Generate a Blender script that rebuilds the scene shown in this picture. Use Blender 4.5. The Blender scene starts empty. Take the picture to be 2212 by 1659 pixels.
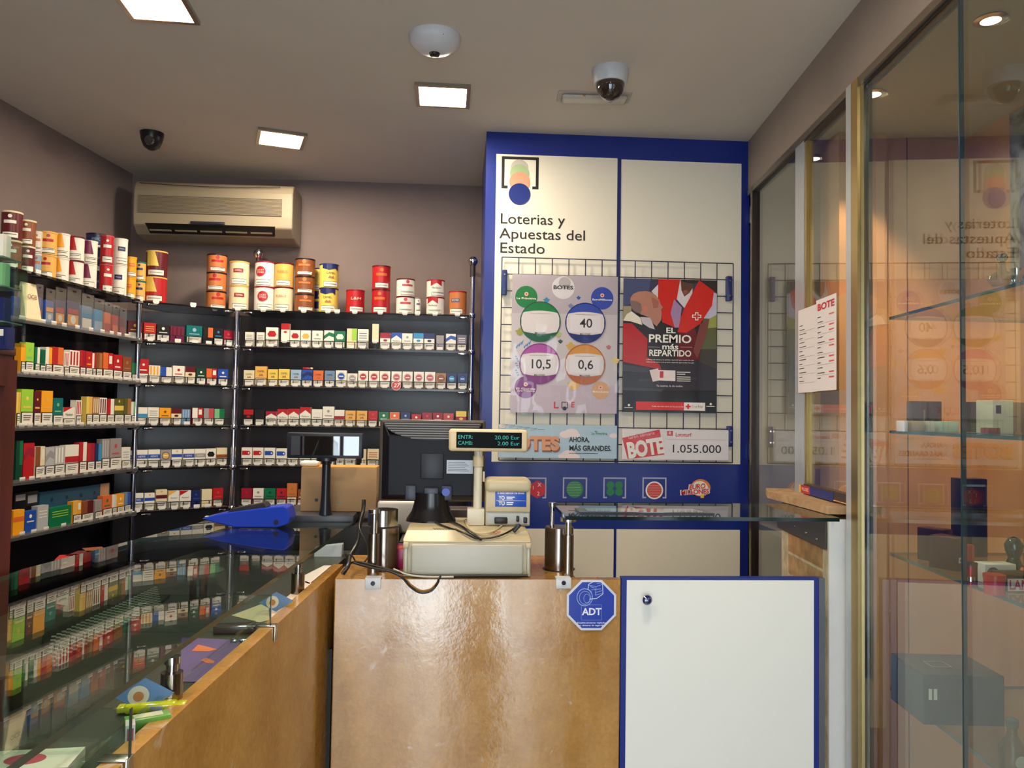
import bpy, bmesh, math, random
from mathutils import Vector, Matrix
random.seed(7)
S = bpy.context.scene
COL = S.collection
PI = math.pi

# ------------------------------------------------------------------ camera
RM = ((0.99774607, -0.06536813, 0.01515893), (0.01757627, 0.03656527, -0.99917669), (0.06476002, 0.99719105, 0.03763179))
CAM = (0.0, 0.0, 1.55); FPX = 1700.0
cd = bpy.data.cameras.new('camera'); cam = bpy.data.objects.new('camera', cd); COL.objects.link(cam)
cd.sensor_width = 36; cd.lens = FPX / 2212 * 36; cd.clip_start = 0.02
cam.matrix_world = Matrix(((RM[0][0], -RM[1][0], -RM[2][0], CAM[0]), (RM[0][1], -RM[1][1], -RM[2][1], CAM[1]),
                           (RM[0][2], -RM[1][2], -RM[2][2], CAM[2]), (0, 0, 0, 1)))
S.camera = cam
# ------------------------------------------------------------------ world and light
S.view_settings.view_transform = 'Standard'; S.view_settings.look = 'None'
S.view_settings.gamma = 1.0; S.view_settings.use_curve_mapping = False
S.view_settings.exposure = 0.0
S.cycles.max_bounces = 10; S.cycles.transparent_max_bounces = 24; S.cycles.glossy_bounces = 5
S.cycles.sample_clamp_indirect = 4.0
W = bpy.data.worlds.new('daylight'); S.world = W; W.use_nodes = True
W.node_tree.nodes['Background'].inputs[0].default_value = (0.80, 0.92, 1.0, 1)
W.node_tree.nodes['Background'].inputs[1].default_value = 9.0
LAMP_W = 13.0; LAMP_COL = (1.0, 0.85, 0.66)


def area_light(name, loc, sx, sy, w, col, rot=(0, 0, 0), portal=False, spread=PI):
    l = bpy.data.lights.new(name, 'AREA'); l.shape = 'RECTANGLE'; l.size = sx; l.size_y = sy; l.energy = w; l.color = col; l.spread = spread
    if portal: l.cycles.is_portal = True
    o = bpy.data.objects.new(name, l); COL.objects.link(o); o.location = loc; o.rotation_euler = rot
    return o


# opening of the shop front behind the camera, where the daylight comes in
SHOP_Y = -0.7
area_light('shopfront_portal', (-0.08, SHOP_Y + 0.02, 1.2), 1.3, 2.3, 1, (1, 1, 1), (PI / 2, 0, PI), portal=True)

# ------------------------------------------------------------------ maths helpers


def ray(px, py):
    a, b = (px - 1106) / FPX, (py - 829.5) / FPX
    return Vector([RM[0][k] * a + RM[1][k] * b + RM[2][k] for k in range(3)])


def PZ(px, py, z): d = ray(px, py); return Vector(CAM) + d * ((z - CAM[2]) / d[2])
def PY(px, py, y): d = ray(px, py); return Vector(CAM) + d * (y / d[1])
def PN(px, py, p0, n):
    d = ray(px, py); n = Vector(n); return Vector(CAM) + d * ((Vector(p0) - Vector(CAM)).dot(n) / d.dot(n))


def lin(c):
    c = c / 255.0
    return c / 12.92 if c <= 0.04045 else ((c + 0.055) / 1.055) ** 2.4


# ------------------------------------------------------------------ materials
MC = {}


def mat(rgb, rough=0.5, metal=0.0, noise=0.06, scale=30.0, bump=0.0, coat=0.0, spec=0.5, emit=0.0, name=None):
    key = (tuple(rgb), rough, metal, noise, scale, bump, coat, spec, emit)
    if key in MC: return MC[key]
    m = bpy.data.materials.new(name or 'paint_%d_%d_%d' % tuple(rgb)); m.use_nodes = True
    nt = m.node_tree; b = nt.nodes['Principled BSDF']
    c = [lin(v) for v in rgb]
    b.inputs['Roughness'].default_value = rough; b.inputs['Metallic'].default_value = metal
    b.inputs['Specular IOR Level'].default_value = spec
    b.inputs['Coat Weight'].default_value = coat; b.inputs['Coat Roughness'].default_value = 0.05
    if emit:
        b.inputs['Emission Color'].default_value = (*c, 1); b.inputs['Emission Strength'].default_value = emit
    tc = nt.nodes.new('ShaderNodeTexCoord'); nz = nt.nodes.new('ShaderNodeTexNoise'); nz.inputs['Scale'].default_value = scale
    nz.inputs['Detail'].default_value = 3
    mx = nt.nodes.new('ShaderNodeMix'); mx.data_type = 'RGBA'
    mx.inputs[6].default_value = (*[max(0, v * (1 - noise)) for v in c], 1)
    mx.inputs[7].default_value = (*[min(1, v * (1 + noise)) for v in c], 1)
    nt.links.new(tc.outputs['Object'], nz.inputs['Vector']); nt.links.new(nz.outputs[0], mx.inputs[0])
    nt.links.new(mx.outputs[2], b.inputs['Base Color'])
    if bump:
        bp = nt.nodes.new('ShaderNodeBump'); bp.inputs['Strength'].default_value = bump; bp.inputs['Distance'].default_value = 0.01
        nt.links.new(nz.outputs[0], bp.inputs['Height']); nt.links.new(bp.outputs[0], b.inputs['Normal'])
    MC[key] = m
    return m


def glass(name, tint=(0.9, 0.97, 0.94), ior=1.5, rough=0.0, gain=1.0, haze=0.0, hazecol=(0.6, 0.6, 0.6)):
    m = bpy.data.materials.new(name); m.use_nodes = True; nt = m.node_tree
    for n in list(nt.nodes):
        if n.type != 'OUTPUT_MATERIAL': nt.nodes.remove(n)
    out = [n for n in nt.nodes if n.type == 'OUTPUT_MATERIAL'][0]
    fr = nt.nodes.new('ShaderNodeFresnel'); ge = nt.nodes.new('ShaderNodeNewGeometry')
    io = nt.nodes.new('ShaderNodeMix'); io.inputs[2].default_value = ior; io.inputs[3].default_value = 1 / ior   # same reflectance from both faces of the thin pane
    nt.links.new(ge.outputs['Backfacing'], io.inputs[0]); nt.links.new(io.outputs[0], fr.inputs[0])
    t = nt.nodes.new('ShaderNodeBsdfTransparent'); t.inputs[0].default_value = (*tint, 1)
    g = nt.nodes.new('ShaderNodeBsdfGlossy'); g.inputs['Roughness'].default_value = rough
    mt = nt.nodes.new('ShaderNodeMath'); mt.operation = 'MULTIPLY'; mt.inputs[1].default_value = gain; mt.use_clamp = True
    nt.links.new(fr.outputs[0], mt.inputs[0])
    mx = nt.nodes.new('ShaderNodeMixShader')
    nt.links.new(mt.outputs[0], mx.inputs[0]); nt.links.new(t.outputs[0], mx.inputs[1]); nt.links.new(g.outputs[0], mx.inputs[2])
    last = mx
    if haze:
        d = nt.nodes.new('ShaderNodeBsdfDiffuse'); d.inputs[0].default_value = (*hazecol, 1)
        m2 = nt.nodes.new('ShaderNodeMixShader'); m2.inputs[0].default_value = haze
        nt.links.new(mx.outputs[0], m2.inputs[1]); nt.links.new(d.outputs[0], m2.inputs[2]); last = m2
    nt.links.new(last.outputs[0], out.inputs[0])
    return m


GLASS = glass('clear_glass')
GLASS_TOP = glass('counter_glass', (0.86, 0.93, 0.90), 1.5, 0.0, 1.15)
GLASS_CASE = glass('case_glass', (0.88, 0.94, 0.92), 1.52, 0.0, 1.4)
GLASS_SHELF = glass('shelf_glass', (0.62, 0.64, 0.66), 1.5, 0.0)
PLASTIC = glass('clear_plastic', (0.9, 0.9, 0.9), 1.4, 0.12, 1.0, 0.08, (0.6, 0.6, 0.6))
EDGE = mat((38, 58, 52), 0.1, noise=0.1); EDGE.name = 'green_glass_edge'
EDGE_DK = mat((18, 20, 24), 0.15); EDGE_DK.name = 'dark_glass_edge'
EDGE_LT = mat((96, 128, 122), 0.15); EDGE_LT.name = 'pale_glass_edge'
CHROME = mat((200, 200, 205), 0.12, 1.0, 0.02); STEEL = mat((150, 140, 132), 0.22, 1.0, 0.08, 60)
ALU = mat((175, 172, 165), 0.25, 1.0, 0.05); BRASS = mat((190, 165, 110), 0.35, 1.0, 0.15, 25)
WHITE = mat((235, 232, 225), 0.45, noise=0.02); BLACK = mat((14, 14, 16), 0.4); TAGW = mat((225, 222, 215), 0.4, noise=0.02)
WARN = mat((226, 222, 210), 0.4, noise=0.02); INK = mat((30, 28, 30), 0.5)
BEIGE = mat((196, 182, 148), 0.38, noise=0.03); BEIGE2 = mat((186, 178, 154), 0.4, noise=0.03)
DARKPL = mat((26, 30, 44), 0.35); BLUEP = mat((22, 44, 130), 0.3, noise=0.04); PANELW = mat((232, 226, 210), 0.35, noise=0.02, scale=3)
DOORW = mat((236, 238, 234), 0.32, noise=0.015, scale=2)


def stone_mat():
    m = bpy.data.materials.new('ochre_limestone'); m.use_nodes = True; nt = m.node_tree; b = nt.nodes['Principled BSDF']
    tc = nt.nodes.new('ShaderNodeTexCoord')
    n1 = nt.nodes.new('ShaderNodeTexNoise'); n1.inputs['Scale'].default_value = 5; n1.inputs['Detail'].default_value = 8; n1.inputs['Roughness'].default_value = 0.65
    n2 = nt.nodes.new('ShaderNodeTexNoise'); n2.inputs['Scale'].default_value = 90; n2.inputs['Detail'].default_value = 4
    n3 = nt.nodes.new('ShaderNodeTexNoise'); n3.inputs['Scale'].default_value = 14; n3.inputs['Detail'].default_value = 6; n3.inputs['Distortion'].default_value = 1.5
    for n in (n1, n2, n3): nt.links.new(tc.outputs['Object'], n.inputs['Vector'])
    r1 = nt.nodes.new('ShaderNodeValToRGB'); e = r1.color_ramp.elements
    e[0].position = 0.3; e[0].color = (lin(162), lin(112), lin(46), 1); e[1].position = 0.7; e[1].color = (lin(198), lin(152), lin(84), 1)
    nt.links.new(n1.outputs[0], r1.inputs[0])
    r2 = nt.nodes.new('ShaderNodeValToRGB'); e = r2.color_ramp.elements
    e[0].position = 0.3; e[0].color = (0.75, 0.75, 0.75, 1); e[1].position = 0.75; e[1].color = (1.1, 1.1, 1.08, 1)
    nt.links.new(n2.outputs[0], r2.inputs[0])
    mu = nt.nodes.new('ShaderNodeMix'); mu.data_type = 'RGBA'; mu.blend_type = 'MULTIPLY'; mu.inputs[0].default_value = 0.7
    nt.links.new(r1.outputs[0], mu.inputs[6]); nt.links.new(r2.outputs[0], mu.inputs[7])
    r3 = nt.nodes.new('ShaderNodeValToRGB'); e = r3.color_ramp.elements
    e[0].position = 0.66; e[0].color = (0, 0, 0, 1); e[1].position = 0.74; e[1].color = (0.6, 0.6, 0.6, 1)
    nt.links.new(n3.outputs[0], r3.inputs[0])
    m2 = nt.nodes.new('ShaderNodeMix'); m2.data_type = 'RGBA'; m2.inputs[7].default_value = (lin(205), lin(185), lin(160), 1)
    nt.links.new(r3.outputs[0], m2.inputs[0]); nt.links.new(mu.outputs[2], m2.inputs[6]); nt.links.new(m2.outputs[2], b.inputs['Base Color'])
    b.inputs['Specular IOR Level'].default_value = 0.8; b.inputs['IOR'].default_value = 1.55; b.inputs['Coat Weight'].default_value = 0.2; b.inputs['Coat Roughness'].default_value = 0.1
    mp = nt.nodes.new('ShaderNodeMapping'); mp.inputs['Scale'].default_value = (6, 6, 1.6); n4 = nt.nodes.new('ShaderNodeTexNoise'); n4.inputs['Scale'].default_value = 1.0; n4.inputs['Detail'].default_value = 5
    nt.links.new(tc.outputs['Object'], mp.inputs[0]); nt.links.new(mp.outputs[0], n4.inputs['Vector'])
    mr = nt.nodes.new('ShaderNodeMapRange'); mr.inputs[1].default_value = 0.42; mr.inputs[2].default_value = 0.58; mr.inputs[3].default_value = 0.07; mr.inputs[4].default_value = 0.24
    nt.links.new(n4.outputs[0], mr.inputs[0]); nt.links.new(mr.outputs[0], b.inputs['Roughness'])
    bp = nt.nodes.new('ShaderNodeBump'); bp.inputs['Strength'].default_value = 0.1; bp.inputs['Distance'].default_value = 0.02
    nt.links.new(n1.outputs[0], bp.inputs['Height']); nt.links.new(bp.outputs[0], b.inputs['Normal'])
    return m


def brick_mat():
    m = bpy.data.materials.new('bare_brick'); m.use_nodes = True; nt = m.node_tree; b = nt.nodes['Principled BSDF']
    tc = nt.nodes.new('ShaderNodeTexCoord'); mp = nt.nodes.new('ShaderNodeMapping'); mp.inputs['Rotation'].default_value = (PI / 2, 0, PI / 2)
    br = nt.nodes.new('ShaderNodeTexBrick'); br.inputs['Scale'].default_value = 7
    br.inputs['Color1'].default_value = (lin(186), lin(158), lin(118), 1); br.inputs['Color2'].default_value = (lin(160), lin(120), lin(82), 1)
    br.inputs['Mortar'].default_value = (lin(190), lin(176), lin(150), 1); br.inputs['Mortar Size'].default_value = 0.03
    nz = nt.nodes.new('ShaderNodeTexNoise'); nz.inputs['Scale'].default_value = 25; nz.inputs['Detail'].default_value = 6
    mu = nt.nodes.new('ShaderNodeMix'); mu.data_type = 'RGBA'; mu.blend_type = 'OVERLAY'; mu.inputs[0].default_value = 0.7
    nt.links.new(tc.outputs['Object'], mp.inputs[0]); nt.links.new(mp.outputs[0], br.inputs[0]); nt.links.new(tc.outputs['Object'], nz.inputs['Vector'])
    nt.links.new(br.outputs[0], mu.inputs[6]); nt.links.new(nz.outputs[0], mu.inputs[7]); nt.links.new(mu.outputs[2], b.inputs['Base Color'])
    bp = nt.nodes.new('ShaderNodeBump'); bp.inputs['Strength'].default_value = 0.6; bp.inputs['Distance'].default_value = 0.01
    nt.links.new(nz.outputs[0], bp.inputs['Height']); nt.links.new(bp.outputs[0], b.inputs['Normal']); b.inputs['Roughness'].default_value = 0.9
    return m


def wood_mat(name, a, c, sc, stretch, rough=0.4):
    m = bpy.data.materials.new(name); m.use_nodes = True; nt = m.node_tree; b = nt.nodes['Principled BSDF']
    tc = nt.nodes.new('ShaderNodeTexCoord'); mp = nt.nodes.new('ShaderNodeMapping'); mp.inputs['Scale'].default_value = stretch
    nz = nt.nodes.new('ShaderNodeTexNoise'); nz.inputs['Scale'].default_value = sc; nz.inputs['Detail'].default_value = 6; nz.inputs['Distortion'].default_value = 0.6
    r = nt.nodes.new('ShaderNodeValToRGB'); e = r.color_ramp.elements
    e[0].position = 0.3; e[0].color = (*[lin(v) for v in a], 1); e[1].position = 0.75; e[1].color = (*[lin(v) for v in c], 1)
    nt.links.new(tc.outputs['Object'], mp.inputs[0]); nt.links.new(mp.outputs[0], nz.inputs['Vector']); nt.links.new(nz.outputs[0], r.inputs[0])
    nt.links.new(r.outputs[0], b.inputs['Base Color']); b.inputs['Roughness'].default_value = rough
    return m


STONE = stone_mat(); BRICK = brick_mat()
REDWOOD = wood_mat('reddish_wood', (70, 26, 16), (104, 44, 26), 6, (3, 3, 0.5), 0.35)
ORWOOD = wood_mat('orange_beige_board', (196, 142, 100), (212, 160, 116), 4, (2, 2, 0.4), 0.5)
WALLP = mat((132, 116, 112), 0.8, noise=0.07, scale=9, bump=0.15, name='mauve_grey_wall_paint')
CEILP = mat((208, 200, 188), 0.85, noise=0.04, scale=4, bump=0.08, name='off_white_ceiling_paint')
BACKP = mat((66, 62, 66), 0.28, noise=0.1, scale=5, name='dark_grey_backing_board')

# ------------------------------------------------------------------ mesh building


class MB:
    """collects shapes with material slots, then links them as one mesh object"""

    def __init__(s): s.v = []; s.f = []; s.m = []; s.mats = []; s.sm = []

    def mi(s, m):
        if m not in s.mats: s.mats.append(m)
        return s.mats.index(m)

    def add(s, vs, fs, m, smooth=False):
        o = len(s.v); s.v += [tuple(v) for v in vs]; k = s.mi(m)
        for f in fs: s.f.append(tuple(i + o for i in f)); s.m.append(k); s.sm.append(smooth)
        return s

    def box(s, x0, x1, y0, y1, z0, z1, m, side=None):
        vs = [(x0, y0, z0), (x1, y0, z0), (x1, y1, z0), (x0, y1, z0), (x0, y0, z1), (x1, y0, z1), (x1, y1, z1), (x0, y1, z1)]
        s.add(vs, [(3, 2, 1, 0), (4, 5, 6, 7)], m)
        s.add(vs, [(0, 1, 5, 4), (1, 2, 6, 5), (2, 3, 7, 6), (3, 0, 4, 7)], side or m)
        return s

    def rbox(s, x0, x1, y0, y1, z0, z1, r, m, seg=2):
        bm = bmesh.new(); bmesh.ops.create_cube(bm, size=1)
        for v in bm.verts: v.co = Vector(((x0 + x1) / 2 + v.co.x * (x1 - x0), (y0 + y1) / 2 + v.co.y * (y1 - y0), (z0 + z1) / 2 + v.co.z * (z1 - z0)))
        bmesh.ops.bevel(bm, geom=bm.edges[:], offset=r, segments=seg, affect='EDGES', profile=0.5)
        bm.verts.index_update()
        s.add([v.co[:] for v in bm.verts], [[v.index for v in f.verts] for f in bm.faces], m, True); bm.free()
        return s

    def prism(s, pts, z0, z1, m, side=None):
        n = len(pts); vs = [(p[0], p[1], z0) for p in pts] + [(p[0], p[1], z1) for p in pts]
        s.add(vs, [tuple(range(n - 1, -1, -1)), tuple(range(n, 2 * n))], m)
        s.add(vs, [(i, (i + 1) % n, n + (i + 1) % n, n + i) for i in range(n)], side or m)
        return s

    def hull8(s, a, m):  # eight corners: four low then four high, each ring in order
        s.add(a, [(3, 2, 1, 0), (4, 5, 6, 7), (0, 1, 5, 4), (1, 2, 6, 5), (2, 3, 7, 6), (3, 0, 4, 7)], m); return s

    def lathe(s, prof, m, c=(0, 0, 0), n=32, axis='z', smooth=True, cap=True):
        vs = []; fs = []
        for (r, z) in prof:
            for i in range(n):
                a = 2 * PI * i / n; x, y = r * math.cos(a), r * math.sin(a)
                vs.append((c[0] + x, c[1] + y, c[2] + z) if axis == 'z' else ((c[0] + x, c[1] + z, c[2] + y) if axis == 'y' else (c[0] + z, c[1] + x, c[2] + y)))
        for k in range(len(prof) - 1):
            for i in range(n): fs.append((k * n + i, k * n + (i + 1) % n, (k + 1) * n + (i + 1) % n, (k + 1) * n + i))
        s.add(vs, fs, m, smooth)
        if cap:
            k = len(prof) - 1
            s.add(vs, [tuple(range(n - 1, -1, -1)), tuple(range(k * n, k * n + n))], m)
        return s

    def cyl(s, c, r, h, m, n=28, axis='z'): return s.lathe([(r, 0), (r, h)], m, c, n, axis)

    def tube(s, pts, r, m, n=8):
        pts = [Vector(p) for p in pts]; vs = []; fs = []
        for i, p in enumerate(pts):
            t = (pts[min(i + 1, len(pts) - 1)] - pts[max(i - 1, 0)]).normalized()
            a = t.cross(Vector((0.31, 0.2, 0.93))).normalized(); b = t.cross(a)
            for k in range(n): q = 2 * PI * k / n; vs.append(p + a * (r * math.cos(q)) + b * (r * math.sin(q)))
        for i in range(len(pts) - 1):
            for k in range(n): fs.append((i * n + k, i * n + (k + 1) % n, (i + 1) * n + (k + 1) % n, (i + 1) * n + k))
        s.add(vs, fs, m, True); L = (len(pts) - 1) * n
        s.add(vs, [tuple(range(n)), tuple(range(L, L + n))], m)
        return s

    # flat artwork on the local xz plane, facing -y; L is the layer
    def poly(s, pts, m, L=1, y0=0.0):
        s.q = getattr(s, 'q', 0) + 1; y = y0 - 0.0004 * L - 1.2e-5 * (s.q % 30)
        s.add([(x, y, z) for x, z in pts], [tuple(range(len(pts)))], m); return s

    def rect(s, x0, x1, z0, z1, m, L=1, y0=0.0): return s.poly([(x0, z0), (x1, z0), (x1, z1), (x0, z1)], m, L, y0)

    def disc(s, x, z, r, m, L=1, y0=0.0, rz=None, n=28, a0=0.0, a1=2 * PI):
        rz = rz or r; full = abs(a1 - a0) > 6.2; k = n if full else n + 1
        return s.poly([(x + r * math.cos(a0 + (a1 - a0) * i / n), z + rz * math.sin(a0 + (a1 - a0) * i / n)) for i in range(k)], m, L, y0)

    def ring(s, x, z, r, w, m, L=1, y0=0.0, rz=None, n=32, a0=0.0, a1=2 * PI):
        rz = rz or r; y = y0 - 0.0004 * L; vs = []
        for i in range(n + 1):
            a = a0 + (a1 - a0) * i / n
            vs += [(x + r * math.cos(a), y, z + rz * math.sin(a)), (x + (r - w) * math.cos(a), y, z + (rz - w) * math.sin(a))]
        s.add(vs, [(2 * i, 2 * i + 2, 2 * i + 3, 2 * i + 1) for i in range(n)], m); return s

    def text(s, body, x, z, size, m, L=2, y0=0.0, bold=0.0, al='CENTER', width=None, rot=0.0, shear=0.0, sp=1.0):
        vs, fs, w = text_geo(body, bold, al, shear, sp)
        sx = size if width is None else width / w; c, q = math.cos(rot), math.sin(rot)
        s.add([(x + (vx * sx) * c - vz * size * q, y0 - 0.0004 * L, z + (vx * sx) * q + vz * size * c) for vx, vz in vs], fs, m); return s

    def build(s, name, parent=None, loc=(0, 0, 0), rz=0.0, bevel=0.0, matrix=None):
        me = bpy.data.meshes.new(name); me.from_pydata(s.v, [], s.f)
        for m in s.mats: me.materials.append(m)
        me.polygons.foreach_set('material_index', s.m); me.polygons.foreach_set('use_smooth', s.sm); me.update()
        if any(s.sm):
            try: me.set_sharp_from_angle(angle=math.radians(40))
            except Exception: pass
        o = bpy.data.objects.new(name, me); COL.objects.link(o)
        if parent is not None: o.parent = parent
        o.location = loc; o.rotation_euler = (0, 0, rz)
        if matrix is not None: o.matrix_local = matrix
        if bevel:
            b = o.modifiers.new('bevel', 'BEVEL'); b.width = bevel; b.segments = 2; b.limit_method = 'ANGLE'; b.harden_normals = False
        return o


TG = {}


def text_geo(body, bold, al, shear, sp):
    k = (body, bold, al, shear, sp)
    if k in TG: return TG[k]
    cu = bpy.data.curves.new('t', 'FONT'); cu.body = body; cu.size = 1.0; cu.align_x = al; cu.align_y = 'CENTER'; cu.offset = bold
    cu.shear = shear; cu.space_character = sp; cu.resolution_u = 3
    o = bpy.data.objects.new('t', cu); COL.objects.link(o); dg = bpy.context.evaluated_depsgraph_get()
    me = o.evaluated_get(dg).to_mesh(); vs = [(v.co.x, v.co.y) for v in me.vertices]; fs = [tuple(p.vertices) for p in me.polygons]
    o.evaluated_get(dg).to_mesh_clear(); bpy.data.objects.remove(o); bpy.data.curves.remove(cu)
    w = (max(v[0] for v in vs) - min(v[0] for v in vs)) if vs else 1
    TG[k] = (vs, fs, w); return TG[k]


def tag(o, label, cat, group=None):
    o['label'] = label; o['category'] = cat
    if group: o['group'] = group
    return o


def thing(name, label, cat, loc=(0, 0, 0), rz=0.0, group=None):
    o = bpy.data.objects.new(name, None); COL.objects.link(o); o.location = loc; o.rotation_euler = (0, 0, rz); o.empty_display_size = 0.1
    return tag(o, label, cat, group)


def struct(o): o['kind'] = 'structure'; return o


ORD = ['', 'first', 'second', 'third', 'fourth', 'fifth', 'sixth', 'seventh', 'eighth', 'ninth', 'tenth', 'eleventh', 'twelfth', 'thirteenth',
       'fourteenth', 'fifteenth', 'sixteenth', 'seventeenth', 'eighteenth', 'nineteenth', 'twentieth', 'twenty-first', 'twenty-second']
# ------------------------------------------------------------------ the room
ZC = 2.72


def xl(y): return -1.66 + (y - 4.02) * 0.12     # left wall
def xp(y): return 1.20 + (y - 3.22) * 0.09      # partition on the right


PHI = -math.atan(0.09)                          # turn of the partition's direction
struct(MB().box(-3.2, 3.2, SHOP_Y - 0.6, 4.3, -0.1, 0, mat((150, 144, 136), 0.08, noise=0.1, scale=3, spec=1.0, coat=0.6)).build('floor'))
struct(MB().box(-3.2, 3.2, SHOP_Y - 0.1, 4.3, ZC, ZC + 0.1, CEILP).build('ceiling'))
struct(MB().box(-1.9, 2.6, 4.02, 4.14, 0, ZC, WALLP).build('wall_back'))
struct(MB().prism([(xl(SHOP_Y - .1), SHOP_Y - .1), (xl(4.14), 4.14), (xl(4.14) - .12, 4.14), (xl(SHOP_Y - .1) - .12, SHOP_Y - .1)], 0, ZC, WALLP).build('wall_left'))
struct(MB().prism([(2.3, SHOP_Y - .1), (2.3, 4.14), (2.42, 4.14), (2.42, SHOP_Y - .1)], 0, ZC, WALLP).build('wall_right'))
fr = MB(); OPEN = ((-.72, -.46), (-.38, .03), (.26, .54))
xs0 = -3.0
for (a, b) in OPEN + ((2.4, 2.4),): fr.box(xs0, a, SHOP_Y - 0.1, SHOP_Y, 0, ZC, WALLP); xs0 = b
for (a, b) in OPEN: fr.box(a, b, SHOP_Y - 0.1, SHOP_Y, 2.3, ZC, WALLP)
struct(fr.build('wall_front'))
wf = MB()
for (a, b) in OPEN: wf.box(a, a + .02, SHOP_Y - .08, SHOP_Y - .03, 0, 2.3, ALU).box(b - .02, b, SHOP_Y - .08, SHOP_Y - .03, 0, 2.3, ALU).box(a, b, SHOP_Y - .08, SHOP_Y - .03, 2.26, 2.3, ALU)
struct(wf.build('window_1'))
BULK = mat((150, 138, 130), 0.8, noise=0.06, scale=8, bump=0.1)
struct(MB().prism([(xp(SHOP_Y), SHOP_Y), (xp(SHOP_Y) + .16, SHOP_Y), (xp(3.22) + .16, 3.24), (xp(3.22), 3.24)], 2.50, ZC, BULK).build('trim_1'))

# ------------------------------------------------------------------ ceiling fixtures


def ceiling_lamp(x, y, label, rz=0.0):
    t = thing('ceiling_downlight', label, 'ceiling light', (x, y, ZC), rz, 'square recessed ceiling lights')
    f = MB(); s, w = 0.1, 0.014
    f.box(-s, s, -s, -s + w, -.012, 0, ALU).box(-s, s, s - w, s, -.012, 0, ALU).box(-s, -s + w, -s + w, s - w, -.012, 0, ALU).box(s - w, s, -s + w, s - w, -.012, 0, ALU)
    f.build('frame', t)
    MB().box(-s + w, s - w, -s + w, s - w, -.006, -.002, mat((255, 232, 190), 0.4, noise=0, emit=14.0)).build('diffuser', t)
    area_light('downlight_lamp', (x, y, ZC - 0.02), 0.16, 0.16, LAMP_W, LAMP_COL, (0, 0, rz))
    return t


ceiling_lamp(-0.085, 2.865, 'square recessed ceiling light nearest the blue lottery panel, below the flat dome sensor', 0.02)
ceiling_lamp(-0.79, 3.40, 'square recessed ceiling light in front of the air conditioner', 0.3)
ceiling_lamp(-0.90, 2.29, 'square recessed ceiling light cut by the top edge of the photo', 0.05)
ceiling_lamp(0.35, 1.30, 'added square ceiling light out of view above the half door, over the viewer', 0)  # unseen lamp added to even out the room light
ceiling_lamp(-0.75, 0.9, 'added square ceiling light out of view above the front of the glass counter', 0)  # another unseen lamp, added for even light

t = thing('ceiling_camera', 'round flat white dome sensor on the ceiling with small dark lens', 'security camera', (-0.1, 2.42, ZC))
m = mat((205, 206, 212), 0.35)
MB().lathe([(0.079, 0), (0.08, -0.012), (0.074, -0.026), (0.055, -0.042), (0.03, -0.052), (0.001, -0.056)], m, n=40).build('housing', t)
MB().lathe([(0.017, -0.052), (0.015, -0.061), (0.001, -0.064)], BLACK, n=20).build('lens', t)
MB().rbox(-0.0, 0.03, -0.069, -0.066, -0.026, -0.019, 0.001, BLACK).build('logo_plate', t)
t = thing('ceiling_camera', 'white dome security camera with clear smoked bubble over the emergency light', 'security camera', (0.487, 2.60, ZC))
MB().lathe([(0.062, 0), (0.063, -0.005), (0.056, -0.045), (0.053, -0.05)], mat((196, 200, 206), 0.4), n=40).build('housing', t)
MB().lathe([(0.048, -0.047), (0.049, -0.056), (0.043, -0.078), (0.03, -0.097), (0.012, -0.107), (0.001, -0.108)], mat((50, 40, 36), 0.06, coat=1.0), n=36).build('bubble', t)
t = thing('ceiling_camera', 'small black turret camera on the ceiling near the left wall', 'security camera', (-1.33, 3.40, ZC))
MB().lathe([(0.048, 0), (0.047, -0.012), (0.042, -0.035), (0.032, -0.06), (0.012, -0.074), (0.001, -0.076)], mat((24, 24, 30), 0.3), n=30).build('housing', t)
MB().lathe([(0.02, 0), (0.018, -0.01), (0.001, -0.012)], mat((60, 60, 66), 0.1, coat=1), (0.006, -0.038, -0.045), 20, 'y').build('lens', t)
o = MB(); o.rbox(-0.135, 0.135, -0.045, 0.045, -0.004, 0, 0.002, mat((176, 168, 158), 0.5))
t = thing('emergency_light', 'slim rounded flush emergency light on the ceiling behind the dome camera', 'emergency light', (0.47, 2.83, ZC), -0.03)
o.build('bezel', t)
MB().rbox(-0.12, 0.12, -0.034, 0.03, -0.02, -0.003, 0.012, mat((196, 190, 176), 0.25), 4).build('diffuser', t)
for x in (-0.04, 0.035): MB().rbox(x - .005, x + .005, -0.037, -0.031, -0.014, -0.008, 0.002, mat((190, 120, 60), 0.4)).build('indicator', t)

# air conditioner
t = thing('air_conditioner', 'cream wall-mounted split air conditioner in the back left corner', 'air conditioner', (-1.565, 3.99, 2.37))
acm = mat((152, 140, 118), 0.45, noise=0.02)
Wd, H, D = 0.745, 0.265, 0.19
b = MB(); pr = [(-D * .35, 0), (-D * .72, .012), (-D * .98, .05), (-D, .10), (-D, .215), (-D * .93, .25), (-D * .8, H), (0.02, H), (0.02, 0)]
vs = [(x, y, z) for x in (0, Wd) for (y, z) in pr]; n = len(pr)
b.add(vs, [tuple(range(n)), tuple(range(2 * n - 1, n - 1, -1))] + [(i, n + i, n + (i + 1) % n, (i + 1) % n) for i in range(n)], acm)
b.build('casing', t, bevel=0.008)
g = MB(); g.box(0.03, Wd - 0.05, -D - .003, -D - .001, 0.105, 0.19, mat((120, 108, 88), 0.6, noise=0.02))
for i in range(14): g.box(0.03, Wd - 0.05, -D - .007, -D - .003, 0.108 + i * .006, 0.1105 + i * .006, acm)
g.build('intake_grille', t)
g = MB(); g.hull8([(0.07, -D * .80, .016), (Wd - .09, -D * .80, .016), (Wd - .09, -D * .7, .02), (.07, -D * .7, .02), (0.06, -D - .002, .056), (Wd - .08, -D - .002, .056), (Wd - .08, -D * .8, .05), (.06, -D * .8, .05)], mat((16, 15, 16), 0.5))
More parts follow.
